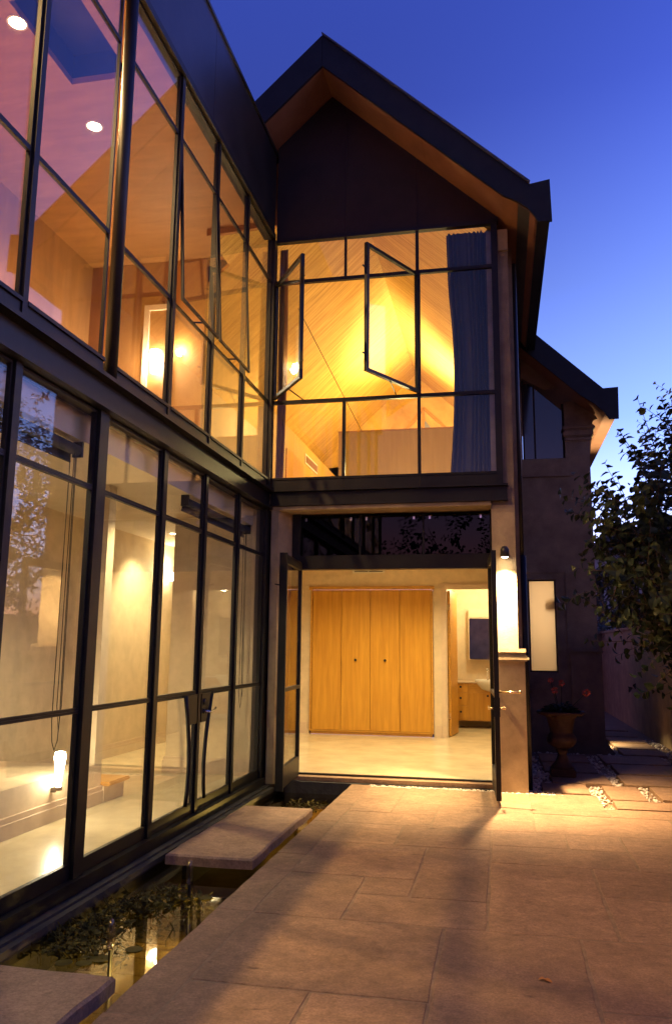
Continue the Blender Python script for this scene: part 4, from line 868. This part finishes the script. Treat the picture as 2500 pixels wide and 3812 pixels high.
leafy_tree('pear_tree', 'leafy pear tree reaching in over the path at the right', (5.45, 0.2, ZP), 2.0, (5.38, 0.2, 2.62), (1.45, 1.2, 1.5), 8000, .115, LEAF, shoots=12, cut=lambda p: (p.x < 4.2 and p.z > 2.4) or p.x < 3.75 or (p.x < 4.62 and p.z > 3.3))
leafy_tree('feathery_tree', 'tall feathery tree behind the pear at the far right', (7.7, 5.0, -.1), 4.0, (7.65, 5.0, 4.3), (1.75, 2.2, 2.6), 8500, .13, LEAFD, .26)
leafy_tree('shade_tree', 'dense tree over the boundary wall nearest the camera', (7.2, -3.0, -.1), 3.2, (7.0, -3.0, 4.3), (1.6, 2.2, 2.2), 2600, .11, LEAFD, .4)
leafy_tree('back_tree', 'broad dark tree at the end of the side path', (8.0, 17.5, -.1), 2.4, (8.0, 17.5, 3.4), (2.4, 1.6, 2.0), 3000, .20, LEAFD, .35)
for i, (x, y, r, h, lab) in enumerate(((5.7,15.6,1.0,1.5,'low dark shrub behind the path end wall'),(7.2,13.2,1.2,1.6,'dark shrub behind the boundary wall below the feathery tree'),(6.9,9.0,1.0,1.5,'dark shrub just over the boundary wall midway'))):
    leafy_tree('shrub', lab, (x, y, -.1), h*.7, (x, y, h), (r, r, h*.95), 1500, .14, LEAFD, .4, group='shrubs over the wall')
gw = thing('mirror_backdrop_wall', 'unseen plastered wall added behind the camera to darken the mirror', 'wall', (2, -14.6, -.1))  # unseen wall added so the bathroom mirror reflects something dark
box('wall', PLASTERD, gw, -3.3, 6.1, -14.9, -14.6, -.3, 3.2); box('coping', PLASTERD, gw, -3.3, 6.1, -14.95, -14.55, 3.201, 3.28)
leafy_tree('shade_tree', 'unseen spreading tree added behind the backdrop wall', (2.0, -16.5, -.1), 3.0, (2.0, -16.5, 4.2), (4.5, 1.5, 2.4), 2600, .16, LEAFD, .4)  # unseen tree, enlarged to keep red horizon sky out of the mirror
pm = thing('palm_tree', 'small palm with arching fronds beyond the rear wing corner', 'tree', (5.95, 16.5, -.1), 'trees along the boundary')
tr = MB().tube([(5.95,16.5,-.1),(6.0,16.5,1.5),(5.95,16.5,3.6)], .13, 8, .10); tr.build('trunk', BARK, pm, smooth=True)
mb = MB()
for k in range(26):
    a = k*2.4; e = trng.uniform(.1, 1.3); L = trng.uniform(1.2, 1.7); d = Vector((math.cos(a)*math.cos(e), math.sin(a)*math.cos(e), math.sin(e))); p0 = Vector((5.95,16.5,3.6)); prev = p0
    for j in range(1, 15):
        t_ = j/14; p = p0+d*L*t_-Vector((0,0,.75*L*t_*t_)); dd = (p-prev).normalized(); s = dd.cross(Vector((0,0,1))).normalized()
        for sg in (1, -1): leafpoly(mb, p, s*sg+dd*.6-Vector((0,0,.6)), Vector((0,0,1)), .42*(1-.5*t_), .018, .1, .3)
        prev = p
mb.build('fronds', LEAFD, pm)
